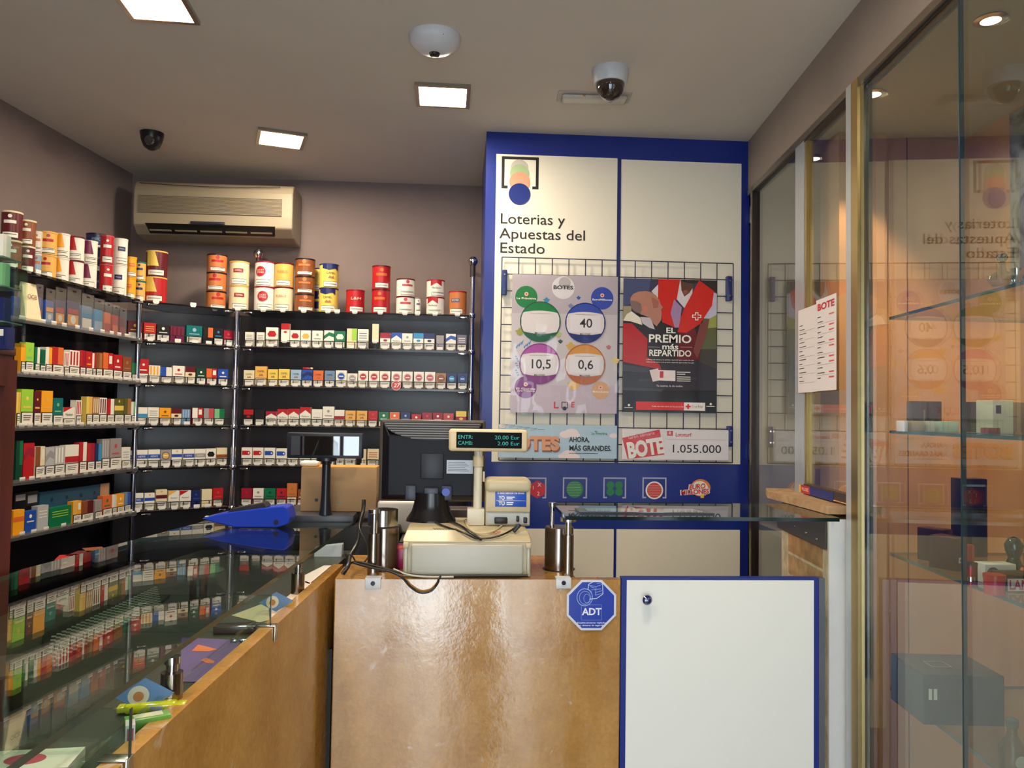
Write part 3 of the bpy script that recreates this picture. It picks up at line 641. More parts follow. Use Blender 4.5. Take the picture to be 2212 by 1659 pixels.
def tin(run, lv, px, wpx, hs, cols, acc, kind, word, label, inset=0.055, base=0.0, tab=True):
    p, ang = on_run(run, LV[lv], px, inset); dist = sum(RM[2][k] * (p[k] - CAM[k]) for k in range(3)); r = wpx * dist / FPX / 2; z = LV[lv] + 0.001 + base
    nm = {1: [''], 2: ['lower ', 'upper '], 3: ['bottom ', 'middle ', 'top ']}[len(hs)]
    for i, hp in enumerate(hs):
        h = hp * dist / FPX; c = cols[i % len(cols)]; main = cm(c); t = thing('tobacco_tin', f'{nm[i]}{label}', 'tobacco tin', (p.x, p.y, z), math.atan2(-p.x, p.y) + random.uniform(-.3, .3), 'tobacco tins on the top shelves')
        MB().lathe([(r, 0), (r, h - .006)], main, n=32).build('can', t)
        MB().lathe([(r + .001, 0), (r + .0012, .006), (r - .001, .0062), (r - .003, .004)], cm(acc[0]) if kind != 'gold' else cm('gold'), (0, 0, h - .007), 32).build('lid', t)
        wl = MB(); n = 10; R = r + .0006; a0, a1 = -PI / 2 - .75, -PI / 2 + .85; zz = (0.004, h * .26)
        for (q0, q1, u0, u1, m_, e) in ((zz[0], zz[1], a0, a1, INK, 0), (zz[0] + .002, zz[1] - .002, a0 + .04, a1 - .04, WARN, .0005), (zz[0] + .012, zz[0] + .014, a0 + .2, a1 - .2, INK, .001)):
            vs = []
            for k in range(n + 1): a = u0 + (u1 - u0) * k / n; vs += [((R + e) * math.cos(a), (R + e) * math.sin(a), q0), ((R + e) * math.cos(a), (R + e) * math.sin(a), q1)]
            wl.add(vs, [(2 * k, 2 * k + 2, 2 * k + 3, 2 * k + 1) for k in range(n)], m_, True)
        wl.build('warning_label', t)
        lg = MB()
        A = cm(acc[1]) if len(acc) > 1 else WARN

        def wrap(mb):
            bm = bmesh.new(); vv = [bm.verts.new(v) for v in mb.v]
            for f_, k_ in zip(mb.f, mb.m):
                try: bm.faces.new([vv[i_] for i_ in f_]).material_index = k_
                except ValueError: pass
            for i_ in range(-6, 7): bmesh.ops.bisect_plane(bm, geom=bm.verts[:] + bm.edges[:] + bm.faces[:], plane_co=(i_ * r / 7, 0, 0), plane_no=(1, 0, 0))
            bm.verts.index_update(); R_ = r + .0007
            mb.v = [((R_ - v.co.y) * math.sin(v.co.x / r), -(R_ - v.co.y) * math.cos(v.co.x / r), v.co.z) for v in bm.verts]
            mb.f = [tuple(v.index for v in f_.verts) for f_ in bm.faces]; mb.m = [f_.material_index for f_ in bm.faces]; mb.sm = [False] * len(mb.f); bm.free()
            return mb
        if kind == 'roundel': lg.disc(-.2 * r, h * .58, r * .55, cm('grey')); lg.disc(-.2 * r, h * .58, r * .5, A, 2); lg.text('LUCKY', -.2 * r, h * .63, r * .26, WARN, 3, width=r * .7); lg.text('STRIKE', -.2 * r, h * .53, r * .26, WARN, 3, width=r * .7)
        elif kind == 'tri': lg.poly([(-r * .9, h * .98), (-r * .1, h * .98), (r * .3, h * .4), (-r * .9, h * .4)], A)
        elif kind == 'chevron': lg.poly([(-r * .85, h * .93), (-r * .85, h * .6), (-.2 * r, h * .8), (r * .4, h * .6), (r * .4, h * .93)], A); lg.text('Marlboro', -.2 * r, h * .5, r * .3, INK, 2, width=r)
        elif kind == 'wave': lg.poly([(-r * .9, h * .95), (-r * .9, h * .8), (-.2 * r, h * .72), (r * .5, h * .8), (r * .85, h * .7), (r * .85, h * .95)], A); lg.text('CAMEL', 0, h * .6, r * .34, INK, 2, width=r * .9); lg.poly([(-r * .3, h * .38), (-r * .1, h * .5), (r * .1, h * .44), (r * .25, h * .5), (r * .4, h * .38)], cm('bronze'))
        elif kind == 'label': lg.rect(-r * .55, r * .45, h * .52, h * .68, A); lg.text(word or 'Fine', -.05 * r, h * .6, r * .26, WARN, 2, width=r * .7)
        elif kind == 'text': lg.text(word, -.05 * r, h * .6, r * .4, A, 2, width=r * 1.1)
        elif kind == 'spot': lg.disc(0, h * .55, r * .4, A); lg.rect(r * .4, r * .8, h * .3, h * .95, cm('yellow'))
        else: lg.rect(-r * .6, r * .6, h * .55, h * .66, A); lg.disc(0, h * .8, r * .2, A)
        if lg.v: wrap(lg).build('emblem', t)
        z += h + .0008
    if tab:
        c = bpy.data.objects.new('price_tag', TABDATA); COL.objects.link(c); q, _ = on_run(run, LV[lv], px, .0); c.location = (q.x, q.y, LV[lv] - .004); c.rotation_euler = (0, 0, ang)
        tag(c, f'small white price tag on the shelf edge under {" ".join(label.split(",")[0].split()[:7])}', 'price tag', 'price tags under the tins')


L = 'left'
tin(L, 0, 22, 40, [62, 62], ['brown', 'maroon'], ['cream', 'white'], 'x', None, 'brown tin with cream lid, leftmost stack on the left wall', .05)
tin(L, 0, 57, 30, [58, 56], ['maroon', 'brown'], ['cream', 'white'], 'x', None, 'dark brown tin, second stack on the left wall', .05)
tin(L, 0, 77, 22, [50, 48], ['ice', 'white'], ['white', 'copper'], 'x', None, 'pale blue and white tin, third stack on the left wall', .07)
tin(L, 0, 101, 34, [50, 50], ['gold', 'gold'], ['gold', 'red'], 'x', None, 'golden yellow tin, fourth stack on the left wall', .05)
tin(L, 0, 132, 28, [52, 52], ['white', 'white'], ['white', 'amber'], 'tri', None, 'white tin with yellow triangle, fifth stack on the left wall', .05)
tin(L, 0, 162, 31, [53, 52], ['white', 'white'], ['maroon', 'red'], 'tri', None, 'white tin with red triangle, sixth stack on the left wall', .05)
tin(L, 0, 191, 30, [53, 50], ['white', 'white'], ['white', 'purple'], 'tri', None, 'white tin with purple triangle, seventh stack on the left wall', .05)
tin(L, 0, 206, 44, [50, 50, 34], ['navy', 'navy', 'navy'], ['black', 'ice'], 'text', 'AMERICAN', 'dark navy tin standing behind the purple triangle tins, left wall', .16, 0, False)
tin(L, 0, 228, 26, [62, 62], ['red', 'red'], ['pink', 'white'], 'plain', None, 'plain bright red tin, left wall between navy and white-blue stacks', .05)
tin(L, 0, 256, 30, [66, 58], ['white', 'white'], ['white', 'navy'], 'label', 'Winston', 'white tin with navy label, beside the plain bright red tins, left wall', .05)
tin(L, 0, 281, 21, [46, 45], ['amber', 'amber'], ['amber', 'orange'], 'label', 'Flandria', 'amber yellow tin in the narrow stack, left wall', .05)
tin(L, 0, 301, 23, [44, 41], ['gold', 'gold'], ['teal', 'navy'], 'x', None, 'tan tin with teal lid, rightmost stack on the left wall', .05)
Cn = 'corner'
tin(Cn, 0, 336, 43, [55, 56], ['red', 'maroon'], ['gold', 'yellow'], 'tri', None, 'dark red tin with yellow mark, alone on the corner unit', .06)
B = 'back'
tin(B, 0, 466, 41, [40, 40, 39], ['copper', 'copper', 'copper'], ['black', 'red'], 'x', None, 'tan tin with black lid, first stack of the back wall', .06)
tin(B, 0, 515, 41, [53, 52], ['cream', 'cream'], ['gold', 'crimson'], 'label', 'DUNHILL', 'cream tin with small red label, second stack of the back wall', .06)
tin(B, 0, 570, 42, [52, 54], ['white', 'white'], ['crimson', 'red'], 'roundel', None, 'white tin with red roundel, third stack of the back wall', .06)
tin(B, 0, 612, 40, [52, 52], ['cream', 'gold'], ['maroon', 'bronze'], 'text', 'PUEBLO', 'yellow-cream tin with dark lid, fourth stack of the back wall', .06)
tin(B, 0, 657, 42, [38, 38, 38], ['brown', 'brown', 'brown'], ['black', 'copper'], 'x', None, 'copper brown tin with black lid, fifth stack of the back wall', .06)
tin(B, 0, 689, 34, [50, 50], ['navy', 'yellow'], ['navy', 'yellow'], 'x', None, 'navy and yellow tin standing behind the camel tins', .165, 0, False)
tin(B, 0, 709, 41, [52, 52], ['yellow', 'yellow'], ['navy', 'navy'], 'wave', None, 'yellow tin with navy wave and small camel', .06)
tin(B, 0, 767, 39, [50], ['red'], ['crimson', 'white'], 'text', 'L&M', 'single red tin with white letters, on the back wall top shelf', .06)
tin(B, 0, 822, 39, [52, 51], ['red', 'red'], ['maroon', 'orange'], 'x', None, 'two-high bright red tin with orange mark, on the back wall', .06)
tin(B, 0, 875, 39, [38, 38], ['white', 'white'], ['maroon', 'pink'], 'crest', None, 'white tin with thin maroon lid, on the back wall', .06)
tin(B, 0, 902, 12, [36], ['white'], ['grey', 'violet'], 'x', None, 'slim small white tin between two taller white stacks', .04)
tin(B, 0, 940, 39, [38, 37], ['white', 'white'], ['crimson', 'red'], 'chevron', None, 'white tin with red roof-shaped mark, on the back wall', .06)
tin(B, 0, 988, 38, [52], ['copper'], ['red', 'violet'], 'label', 'RYO', 'single red and golden tin nearest the blue panel', .06)

# ------------------------------------------------------------------ blue lottery wall unit
YP = 3.23


def A(px, py, y): p = PY(px, py, y); return p.x, p.z


t = thing('lottery_wall_unit', 'tall blue-framed white lottery display unit reaching the ceiling', 'display unit', (0, YP, 0))
x0 = A(1046, 600, YP)[0]; x1 = A(1618, 600, YP)[0]; z_w = A(1070, 333, YP)[1]; zb = A(1330, 1000, YP)[1]; zl = A(1330, 1143, YP)[1]
xa = A(1068, 600, YP)[0]; xd0 = A(1331, 600, YP)[0]; xd1 = A(1339, 600, YP)[0]; xe = A(1600, 600, YP)[0]
MB().box(x0, x1, 0, .6, 0, ZC, BLUEP).build('cabinet_body', t)
MB().box(xa, xd0, -.004, -.001, zb, z_w, PANELW).build('white_panel', t)
MB().box(xd1, xe, -.004, -.001, zb, z_w - .004, PANELW).build('white_panel', t)
MB().box(xa, A(1325, 1200, YP)[0], -.004, -.001, .3, zl, PANELW).build('white_panel', t)
MB().box(A(1331, 1200, YP)[0], xe, -.004, -.001, .3, zl, PANELW).build('white_panel', t)
MB().box(xd0, xd1, -.006, -.001, zb, z_w, mat((24, 40, 100), .35)).build('divider_strip', t)
em = MB(); ink = mat((26, 24, 34), .4)
bx0, bz1 = A(1084, 338, YP); bx1, bz0 = A(1163, 410, YP); w = .012


def bracket(m, bx0, bx1, bz0, bz1, w, k, mm, y0=0.0, L=1):
    m.rect(bx0, bx1, bz1 - w, bz1, mm, L, y0).rect(bx0, bx0 + w, bz0, bz1, mm, L, y0).rect(bx1 - w, bx1, bz0, bz1, mm, L, y0)
    m.rect(bx0, bx0 + k, bz0, bz0 + w, mm, L, y0).rect(bx1 - k, bx1, bz0, bz0 + w, mm, L, y0)


bracket(em, bx0, bx1, bz0, bz1, w, .026, ink, -.004)
for k, (py, cc) in enumerate(((364, (186, 180, 172)), (376, (158, 180, 138)), (394, (226, 150, 122)))):
    c0 = A(1122 + k * .2, py, YP); em.disc(c0[0], c0[1], .043 - (2 - k) * .003, mat(cc, .4), 1 + k, -.0044)
c0 = A(1122, 420, YP); em.disc(c0[0], c0[1], .045, mat((22, 42, 120), .3), 5, -.0044, n=40)
em.build('emblem', t)
lt = MB(); xt = A(1079, 480, YP)[0]
for s_, py, sz in (('Loterias y', 474, .062), ('Apuestas del', 506, .062), ('Estado', 537, .062)):
    zc_ = A(1100, py, YP)[1]; wd = {474: 141, 506: 188, 537: 97}[py] * YP / FPX
    vs, fs, w0 = text_geo(s_, 0.0, 'LEFT', 0.0, 1.0); lt.text(s_, xt, zc_, sz, INK, 2, -.0044, 0.004, 'LEFT', width=wd)
lt.build('lettering', t)
gy = mat((170, 170, 196), .4)
c5 = lambda cx, cy: A(1060 + cx / 3.814, 890 + cy / 3.814, YP)
def icon(a, b_):
    m_ = MB()
    if a: p_, q_ = c5(a, 538); r_, s2 = c5(b_, 712); bracket(m_, p_, r_, s2, q_, .006, .016, gy)
    return m_


ic = icon(265, 457)
k_, q_ = c5(385, 637); ic.poly([(k_ + .037 * math.cos(PI / 6 + i * PI / 3), q_ + .037 * math.sin(PI / 6 + i * PI / 3)) for i in range(6)], mat((190, 34, 52), .4), 1)
ic.text('1', k_ - .018, q_ + .006, .022, WHITE, 2).text('X', k_ + .008, q_ + .018, .022, WHITE, 2).text('2', k_ + .004, q_ - .018, .022, WHITE, 2)
ic.build('game_icon', t); ic = icon(595, 793)
gm = mat((30, 120, 66), .4)
k_, q_ = c5(693, 637); ic.disc(k_, q_, .035, gm)
for i in range(9): zz = -.026 + i * .0065; ww = math.sqrt(.034 ** 2 - zz * zz); ic.rect(k_ - ww, k_ + ww * .8, q_ + zz, q_ + zz + .0014, mat((150, 190, 150), .4), 2)
ic.build('game_icon', t); ic = icon(928, 1115); k_, q_ = c5(1021, 630)
for dx in (-1, 1):
    for dz in (-1, 1): ic.disc(k_ + dx * .018, q_ + dz * .014, .016, gm)
ic.build('game_icon', t); ic = icon(1250, 1447); k_, q_ = c5(1348, 645); ic.disc(k_, q_, .037, WHITE).disc(k_, q_, .031, mat((200, 60, 60), .4), 2)
for i in range(7): zz = -.022 + i * .0068; ww = math.sqrt(.031 ** 2 - zz * zz); ic.rect(k_ - ww, k_ + ww, q_ + zz, q_ + zz + .0014, mat((230, 180, 170), .4), 3)
ic.build('game_icon', t); ic = icon(0, 0); k_, q_ = c5(1690, 640); rd = mat((206, 54, 50), .4)
ic.disc(k_ + .02, q_ + .008, .042, mat((224, 130, 60), .4), 1, rz=.036).disc(k_ + .016, q_ + .006, .035, WHITE, 2, rz=.03).text('EURO', k_ + .004, q_ + .012, .028, WHITE, 3, 0, .09, shear=.2, width=.078, rot=.1).text('MILLONES', k_ - .004, q_ - .01, .026, WHITE, 3, 0, .09, width=.126, rot=.06).text('EURO', k_ + .004, q_ + .012, .028, rd, 5, 0, .03, shear=.2, width=.07, rot=.1).text('MILLONES', k_ - .004, q_ - .01, .026, rd, 5, 0, .03, width=.118, rot=.06).rect(k_ + .02, k_ + .034, q_ - .034, q_ - .02, mat((230, 190, 40), .4), 3)
ic.build('game_icon', t)
for py in (463, 976, 1102):
    hx, hz = A(1627, py, YP - .03); MB().rbox(hx - .012, hx + .004, -.03, -.004, hz - .035, hz + .035, .003, ALU).cyl((hx - .004, -.034, hz - .036), .005, .072, CHROME, 12).build('hinge', t)

t = thing('wire_grid', 'dark navy wire display grid fixed on the white panels', 'wire grid', (0, YP - .022, 0))
wr = mat((34, 38, 72), .35); g = MB(); yg = YP - .022
vx = [1083, 1120, 1156, 1192, 1228, 1264, 1300, 1335, 1371, 1407, 1442, 1477, 1512, 1548, 1583]
zt = A(1335, 562, yg)[1]; zbt = A(1335, 997, yg)[1]; gx0 = A(1081, 780, yg)[0]; gx1 = A(1583, 780, yg)[0]
xs = [gx0 + (gx1 - gx0) * i / 14 for i in range(15)]
for x in xs: g.tube([(x, 0, zbt), (x, 0, zt)], .0022, wr, 6)
for i in range(13): z = zt - (zt - zbt) * i / 12; g.tube([(gx0, .004, z), (gx1, .004, z)], .0022, wr, 6)
g.build('wires', t)
for (u, v0, v1) in ((1089, 583, 637), (1575, 597, 650), (1577, 920, 965)):
    xx, zz0 = A(u, v1, yg); _, zz1 = A(u, v0, yg); MB().rbox(xx - .011, xx + .011, -.008, .018, zz0, zz1, .003, mat((26, 44, 112), .35)).cyl((xx, -.013, zz1 - .02), .004, .006, CHROME, 10, 'y').cyl((xx, -.013, zz0 + .02), .004, .006, CHROME, 10, 'y').build('mounting_clip', t)

# ------------------------------------------------------------------ posters
YQ = YP - .032


def sheet(name, label, u0, v0, u1, v1, base, fn, y=YQ, cat='poster', mmap=None, lean=0.0):
    xa_, za = A(u0, v0, y); xb, zb_ = A(u1, v1, y); w, h = xb - xa_, za - zb_
    b = MB(); b.box(0, w, 0, .0012, 0, h, base); fn(b, w, h)
    o = b.build(name, None, (xa_, y, zb_)); tag(o, label, cat); return o


def sc(c, r=.25, n=.03): return mat(c, r, noise=n)


def poster_botes(b, w, h):
    def m(cx, cy): t_ = (cy - 140 - (cx - 235) * .022) / 1432; return (cx - 235 + 35 * t_) / 1070 * w, h - t_ * h
    G1, G2 = sc((12, 118, 58)), sc((12, 84, 52)); B1, B2 = sc((52, 74, 168)), sc((28, 40, 112)); P1, P2 = sc((168, 72, 156)), sc((124, 36, 120)); O1, O2 = sc((206, 144, 72)), sc((176, 96, 50))
    s_ = w / 1070
    b.rect(0, w, h * .72, h, sc((178, 168, 178)), 1).rect(0, w, 0, h * .2, sc((192, 176, 190)), 1)
    x, z = m(745, 280); b.disc(x, z, 115 * s_, sc((214, 210, 214)), 2).disc(x + .006, z + .02, 60 * s_, sc((176, 172, 178)), 3).text('BOTES', x, z, .021, INK, 4, 0, .03, width=200 * s_)
    for (cx, cy, r, c, tx) in ((372, 378, 112, G1, 'La Primitiva'), (1140, 390, 114, B1, 'EuroMillones'), (355, 1315, 110, P2, 'El Gordo'), (1110, 1350, 90, sc((208, 160, 120)), 'BonoLoto')):
        x, z = m(cx, cy); b.disc(x, z, r * s_, c, 2).disc(x, z + 30 * s_, 20 * s_, sc((230, 190, 170)), 3); b.disc(x, z + 30 * s_, 9 * s_, sc((200, 60, 50)), 4); b.text(tx, x, z - 15 * s_, .011, WHITE, 4, 0, .02, width=r * 1.75 * s_)
    x, z = m(355, 1350); b.text('de la Primitiva', x, z - 2 * s_, .008, WHITE, 4, 0, .02, width=180 * s_)
    for (cx, cy, c1, c2, tx) in ((510, 635, G1, G2, ''), (965, 648, B1, B2, '40'), (498, 1072, P1, P2, '10,5'), (955, 1080, O1, O2, '0,6')):
        x, z = m(cx, cy); R = 205 * s_
        b.disc(x, z, R, c2, 3, n=44); b.disc(x, z, R, c1, 4, a0=0.05, a1=PI - .05, n=30)
        us = [-.93 + 1.86 * i / 16 for i in range(17)]
        q = [(x + u * R, z + min(R * (.40 + .14 * (1 - u * u)), R * math.sqrt(1 - u * u) * .96)) for u in us]
        lo = [(x + u * R, z - min(R * (.44 + .16 * (1 - u * u)), R * math.sqrt(1 - u * u) * .96)) for u in us[::-1]]
        b.poly(q + lo, sc((216, 208, 210)), 5); b.ring(x, z, R, R * .05, c2, 6)
        if tx: b.rect(x - R * .76, x + R * .74, z - R * .46, z + R * .38, sc((222, 216, 222)), 6); b.text(tx, x + .003, z - .003, 130 * s_, INK, 7, 0, 0.01)
        b.text('MILLONES', x, z - R * .56, 24 * s_, INK, 7, 0, .02); b.rect(x - R * .5, x + R * .5, z + R * .4, z + R * .41, INK, 7)
    for (cx, cy, r, c) in ((305, 740, 42, (150, 150, 60)), (690, 765, 34, (170, 176, 120)), (575, 410, 30, (50, 130, 170)), (900, 385, 20, (50, 90, 170)), (710, 840, 22, (50, 90, 80)), (820, 470, 26, (110, 130, 160)), (815, 890, 45, (200, 160, 90)), (1265, 1040, 40, (214, 190, 130)), (840, 1290, 60, (214, 170, 90)), (1200, 900, 26, (180, 110, 110))):
        x, z = m(cx, cy); b.poly([(x + r * s_ * (1 + .25 * math.sin(5 * a_)) * math.cos(a_), z + r * s_ * .8 * (1 + .25 * math.cos(4 * a_)) * math.sin(a_)) for a_ in [i * PI / 10 for i in range(20)]], sc(c), 2)
    for i in range(7): x, z = m(260 + i * 26, 900 - (i % 3) * 20); b.poly([(x, z), (x + .012, z + .016), (x + .004, z - .006)], sc((40, 120, 180)), 2)
    for i in range(9): x, z = m(262 + (i % 3) * 10, 1000 + i * 24); b.rect(x - .004, x + .004, z, z + .004, sc((80, 140, 190)), 2)
    x, z = m(665, 1500); b.rect(x - .012, x - .006, z - .014, z + .014, sc((196, 40, 50)), 3).rect(x - .012, x + .008, z - .014, z - .008, sc((196, 40, 50)), 3)
    x, z = m(745, 1500); bracket(b, x - .013, x + .013, z - .013, z + .013, .003, .005, INK, 0, 3); b.disc(x, z - .014, .008, sc((20, 26, 60)), 5)
    x, z = m(825, 1500); b.text('E', x, z, .03, sc((206, 70, 80)), 3, 0, .03)


o = sheet('lottery_poster', 'silver jackpot poster with four big coloured balls showing 40, 10,5 and 0,6', 1107, 592, 1332, 894, sc((196, 188, 194), .18), poster_botes)
xa_, za = A(1107, 590, YQ); xb, zb_ = A(1334, 896, YQ)


# loose transparent sleeve in front of the jackpot poster, gently wavy
def sleeve(name, label, u0, v0, u1, v1, y, amp, mt):
    xa_, za = A(u0, v0, y); xb, zb_ = A(u1, v1, y); w, h = xb - xa_, za - zb_; n = 16; vs = []
    for j in range(n + 1):
        for i in range(n + 1):
            k = (j / n); vs.append((w * i / n, amp * (math.sin(i * .9 + j * .5) * (1 - k) + .6 * math.sin(i * 2.1 - j * 1.3) * (1 - k)), h * j / n))
    b = MB(); b.add(vs, [(j * (n + 1) + i, j * (n + 1) + i + 1, (j + 1) * (n + 1) + i + 1, (j + 1) * (n + 1) + i) for j in range(n) for i in range(n)], mt, True)
    return tag(b.build(name, None, (xa_, y, zb_)), label, 'plastic sleeve')


FILM = glass('clear_film', (.97, .97, .97), 1.35, .06, 1.0)
sleeve('plastic_sleeve', 'crinkled transparent sleeve covering the silver jackpot poster', 1103, 585, 1337, 898, YQ - .012, .004, FILM)
sleeve('plastic_sleeve', 'transparent sleeve hanging above the red and white jackpot sign', 1344, 893, 1572, 997, YQ - .014, .003, FILM)


def poster_cross(b, w, h):
    def m(cx, cy): t_ = (cy - 95 - (cx - 165) * .03) / 1462; return (cx - 165 + 42 * t_) / 985 * w, h - t_ * h
    def P(pts, c, L): b.poly([(min(w, max(0, u)), min(h, max(0, v))) for u, v in (m(*p) for p in pts)], sc(c, .2, .08), L)
    P([(165, 95), (1150, 120), (1150, 480), (150, 480)], (62, 62, 84), 1); P([(165, 95), (450, 100), (420, 330), (155, 400)], (72, 80, 116), 2); P([(900, 110), (1150, 120), (1150, 250), (1050, 250)], (44, 38, 42), 2)
    P([(1000, 480), (1150, 480), (1140, 900), (950, 900)], (92, 96, 64), 1); P([(950, 880), (1140, 880), (1130, 1250), (900, 1250)], (64, 58, 50), 1); P([(1060, 540), (1148, 500), (1146, 640), (1040, 650)], (150, 158, 84), 3)
    P([(140, 400), (240, 400), (240, 560), (145, 560)], (150, 140, 110), 2)
    # helper in white shirt and red vest leaning down
    P([(455, 240), (530, 160), (560, 300), (520, 320)], (210, 206, 214), 3); P([(1040, 420), (1110, 250), (1150, 270), (1150, 500), (1060, 545), (1000, 540)], (190, 188, 208), 3)
    P([(720, 110), (900, 110), (880, 300), (800, 430), (720, 330)], (214, 206, 214), 3); P([(765, 118), (905, 112), (895, 200), (850, 262), (800, 300), (770, 230)], (96, 62, 52), 4); P([(760, 116), (980, 110), (900, 160), (800, 140)], (30, 26, 28), 5)
    P([(785, 240), (820, 225), (845, 250), (800, 285)], (140, 84, 70), 6)
    P([(530, 105), (760, 110), (720, 320), (650, 480), (690, 640), (560, 580), (545, 400), (520, 320)], (204, 42, 38), 4)
    P([(960, 120), (1115, 240), (1090, 400), (960, 600), (810, 700), (720, 690), (760, 520), (800, 420), (880, 270)], (206, 40, 36), 5); P([(690, 330), (770, 420), (740, 640), (690, 640), (650, 480)], (160, 130, 168), 4)
    P([(960, 600), (1060, 545), (1010, 760), (920, 980), (880, 900)], (122, 66, 62), 5); P([(740, 690), (900, 640), (950, 820), (950, 1000), (700, 1000)], (104, 26, 36), 4)
    x, z = m(925, 518); s_ = w / 985
    for (hx_, hz_) in ((48, 17), (17, 42)): b.rect(x - hx_ * s_, x + hx_ * s_, z - hz_ * s_, z + hz_ * s_, WHITE, 6)
    for (hx_, hz_) in ((38, 9), (9, 33)): b.rect(x - hx_ * s_, x + hx_ * s_, z - hz_ * s_, z + hz_ * s_, sc((200, 40, 40)), 7)
    # elderly man, seen from behind, head in profile to the right
    P([(240, 560), (330, 520), (470, 640), (560, 580), (640, 640), (640, 1000), (420, 1040), (300, 800)], (44, 40, 48), 5)
    P([(150, 590), (240, 590), (400, 760), (390, 960), (520, 1040), (540, 1100), (140, 1010)], (176, 38, 44), 6); P([(145, 560), (190, 490), (240, 460), (330, 530), (350, 610), (230, 570)], (222, 214, 200), 6)
    P([(330, 520), (440, 530), (480, 660), (420, 640), (350, 590)], (190, 182, 190), 6)
    P([(228, 360), (232, 310), (262, 268), (320, 243), (390, 238), (450, 250), (500, 285), (535, 340), (545, 380), (572, 420), (550, 440), (556, 480), (548, 560), (500, 625), (470, 600), (430, 530), (330, 490), (270, 450), (240, 420)], (176, 124, 108), 7)
    P([(228, 360), (240, 340), (300, 350), (340, 380), (350, 440), (330, 490), (270, 460), (236, 420)], (126, 104, 100), 8); P([(360, 400), (385, 392), (408, 410), (405, 450), (385, 475), (362, 450)], (200, 120, 96), 9); P([(450, 300), (530, 350), (520, 420), (470, 430)], (160, 100, 90), 8)
    # dark trousers and fade into black base
    P([(138, 1000), (500, 1040), (900, 1000), (1135, 1100), (1130, 1330), (130, 1330)], (48, 44, 54), 4); P([(130, 1320), (1130, 1340), (1112, 1588), (125, 1555)], (24, 20, 26), 5)
    P([(135, 1040), (420, 1080), (400, 1130), (132, 1110)], (66, 60, 70), 6); P([(300, 1200), (900, 1190), (900, 1215), (300, 1230)], (60, 56, 66), 6); P([(130, 1290), (560, 1310), (540, 1340), (130, 1320)], (60, 58, 66), 6)
    for tx, cx, cy, wd, sz in (('EL', 645, 675, 98, 62), ('PREMIO', 636, 768, 445, 92), ('más', 636, 853, 168, 66), ('REPARTIDO', 634, 925, 440, 72)):
        x, z = m(cx, cy); b.text(tx, x, z, sz * 1.25 * s_, WHITE, 12, 0, .02, width=wd * s_)
    for cy in (995, 1022): x, z = m(632, cy); b.text('millones de euros y un premio repartido para todos los que', x, z, 18 * s_, WHITE, 12, width=500 * s_)
    x, z = m(466, 853); b.rect(x - 62 * s_, x + 62 * s_, z, z + 2 * s_, WHITE, 12); x, z = m(805, 857); b.rect(x - 62 * s_, x + 62 * s_, z, z + 2 * s_, WHITE, 12)
    P([(413, 1105), (505, 1086), (530, 1215), (445, 1232)], (216, 200, 200), 12); P([(508, 1105), (685, 1112), (682, 1228), (505, 1218)], (226, 214, 214), 13); P([(520, 1118), (560, 1118), (556, 1190), (518, 1190)], (190, 60, 70), 14)
    for i, cy in enumerate((1130, 1152, 1182, 1204, 1226)): x, z = m(698, cy); b.rect(x, x + (145 if i != 1 else 90) * s_, z - 3 * s_, z + 5 * s_, WHITE, 12)
    x, z = m(622, 1280); b.text('Tu suerte, la de todos.', x, z, 26 * s_, WHITE, 12, width=280 * s_)
    P([(265, 1443), (768, 1460), (768, 1548), (262, 1535)], (206, 36, 40), 13); P([(768, 1462), (990, 1468), (988, 1556), (766, 1548)], (232, 226, 224), 13)
    x, z = m(810, 1506); b.rect(x - 26 * s_, x + 26 * s_, z - 9 * s_, z + 9 * s_, sc((210, 36, 40)), 15).rect(x - 9 * s_, x + 9 * s_, z - 26 * s_, z + 26 * s_, sc((210, 36, 40)), 15)
    x, z = m(905, 1508); b.text('Cruz Roja', x, z, 34 * s_, INK, 15, width=115 * s_); x, z = m(595, 1503); b.text('Cada vez mas cerca de las personas', x, z, 20 * s_, WHITE, 15, width=330 * s_)
    for cx in (190, 1048): x, z = m(cx, 1508); b.rect(x - 48 * s_, x + 40 * s_, z - 3 * s_, z + 3 * s_, WHITE, 13); b.disc(x, z + 24 * s_, 12 * s_, WHITE, 13)


sheet('charity_poster', 'dark poster of an elderly man and red-vested helper, reading EL PREMIO más REPARTIDO', 1347, 601, 1547, 893, sc((40, 36, 44), .18), poster_cross)


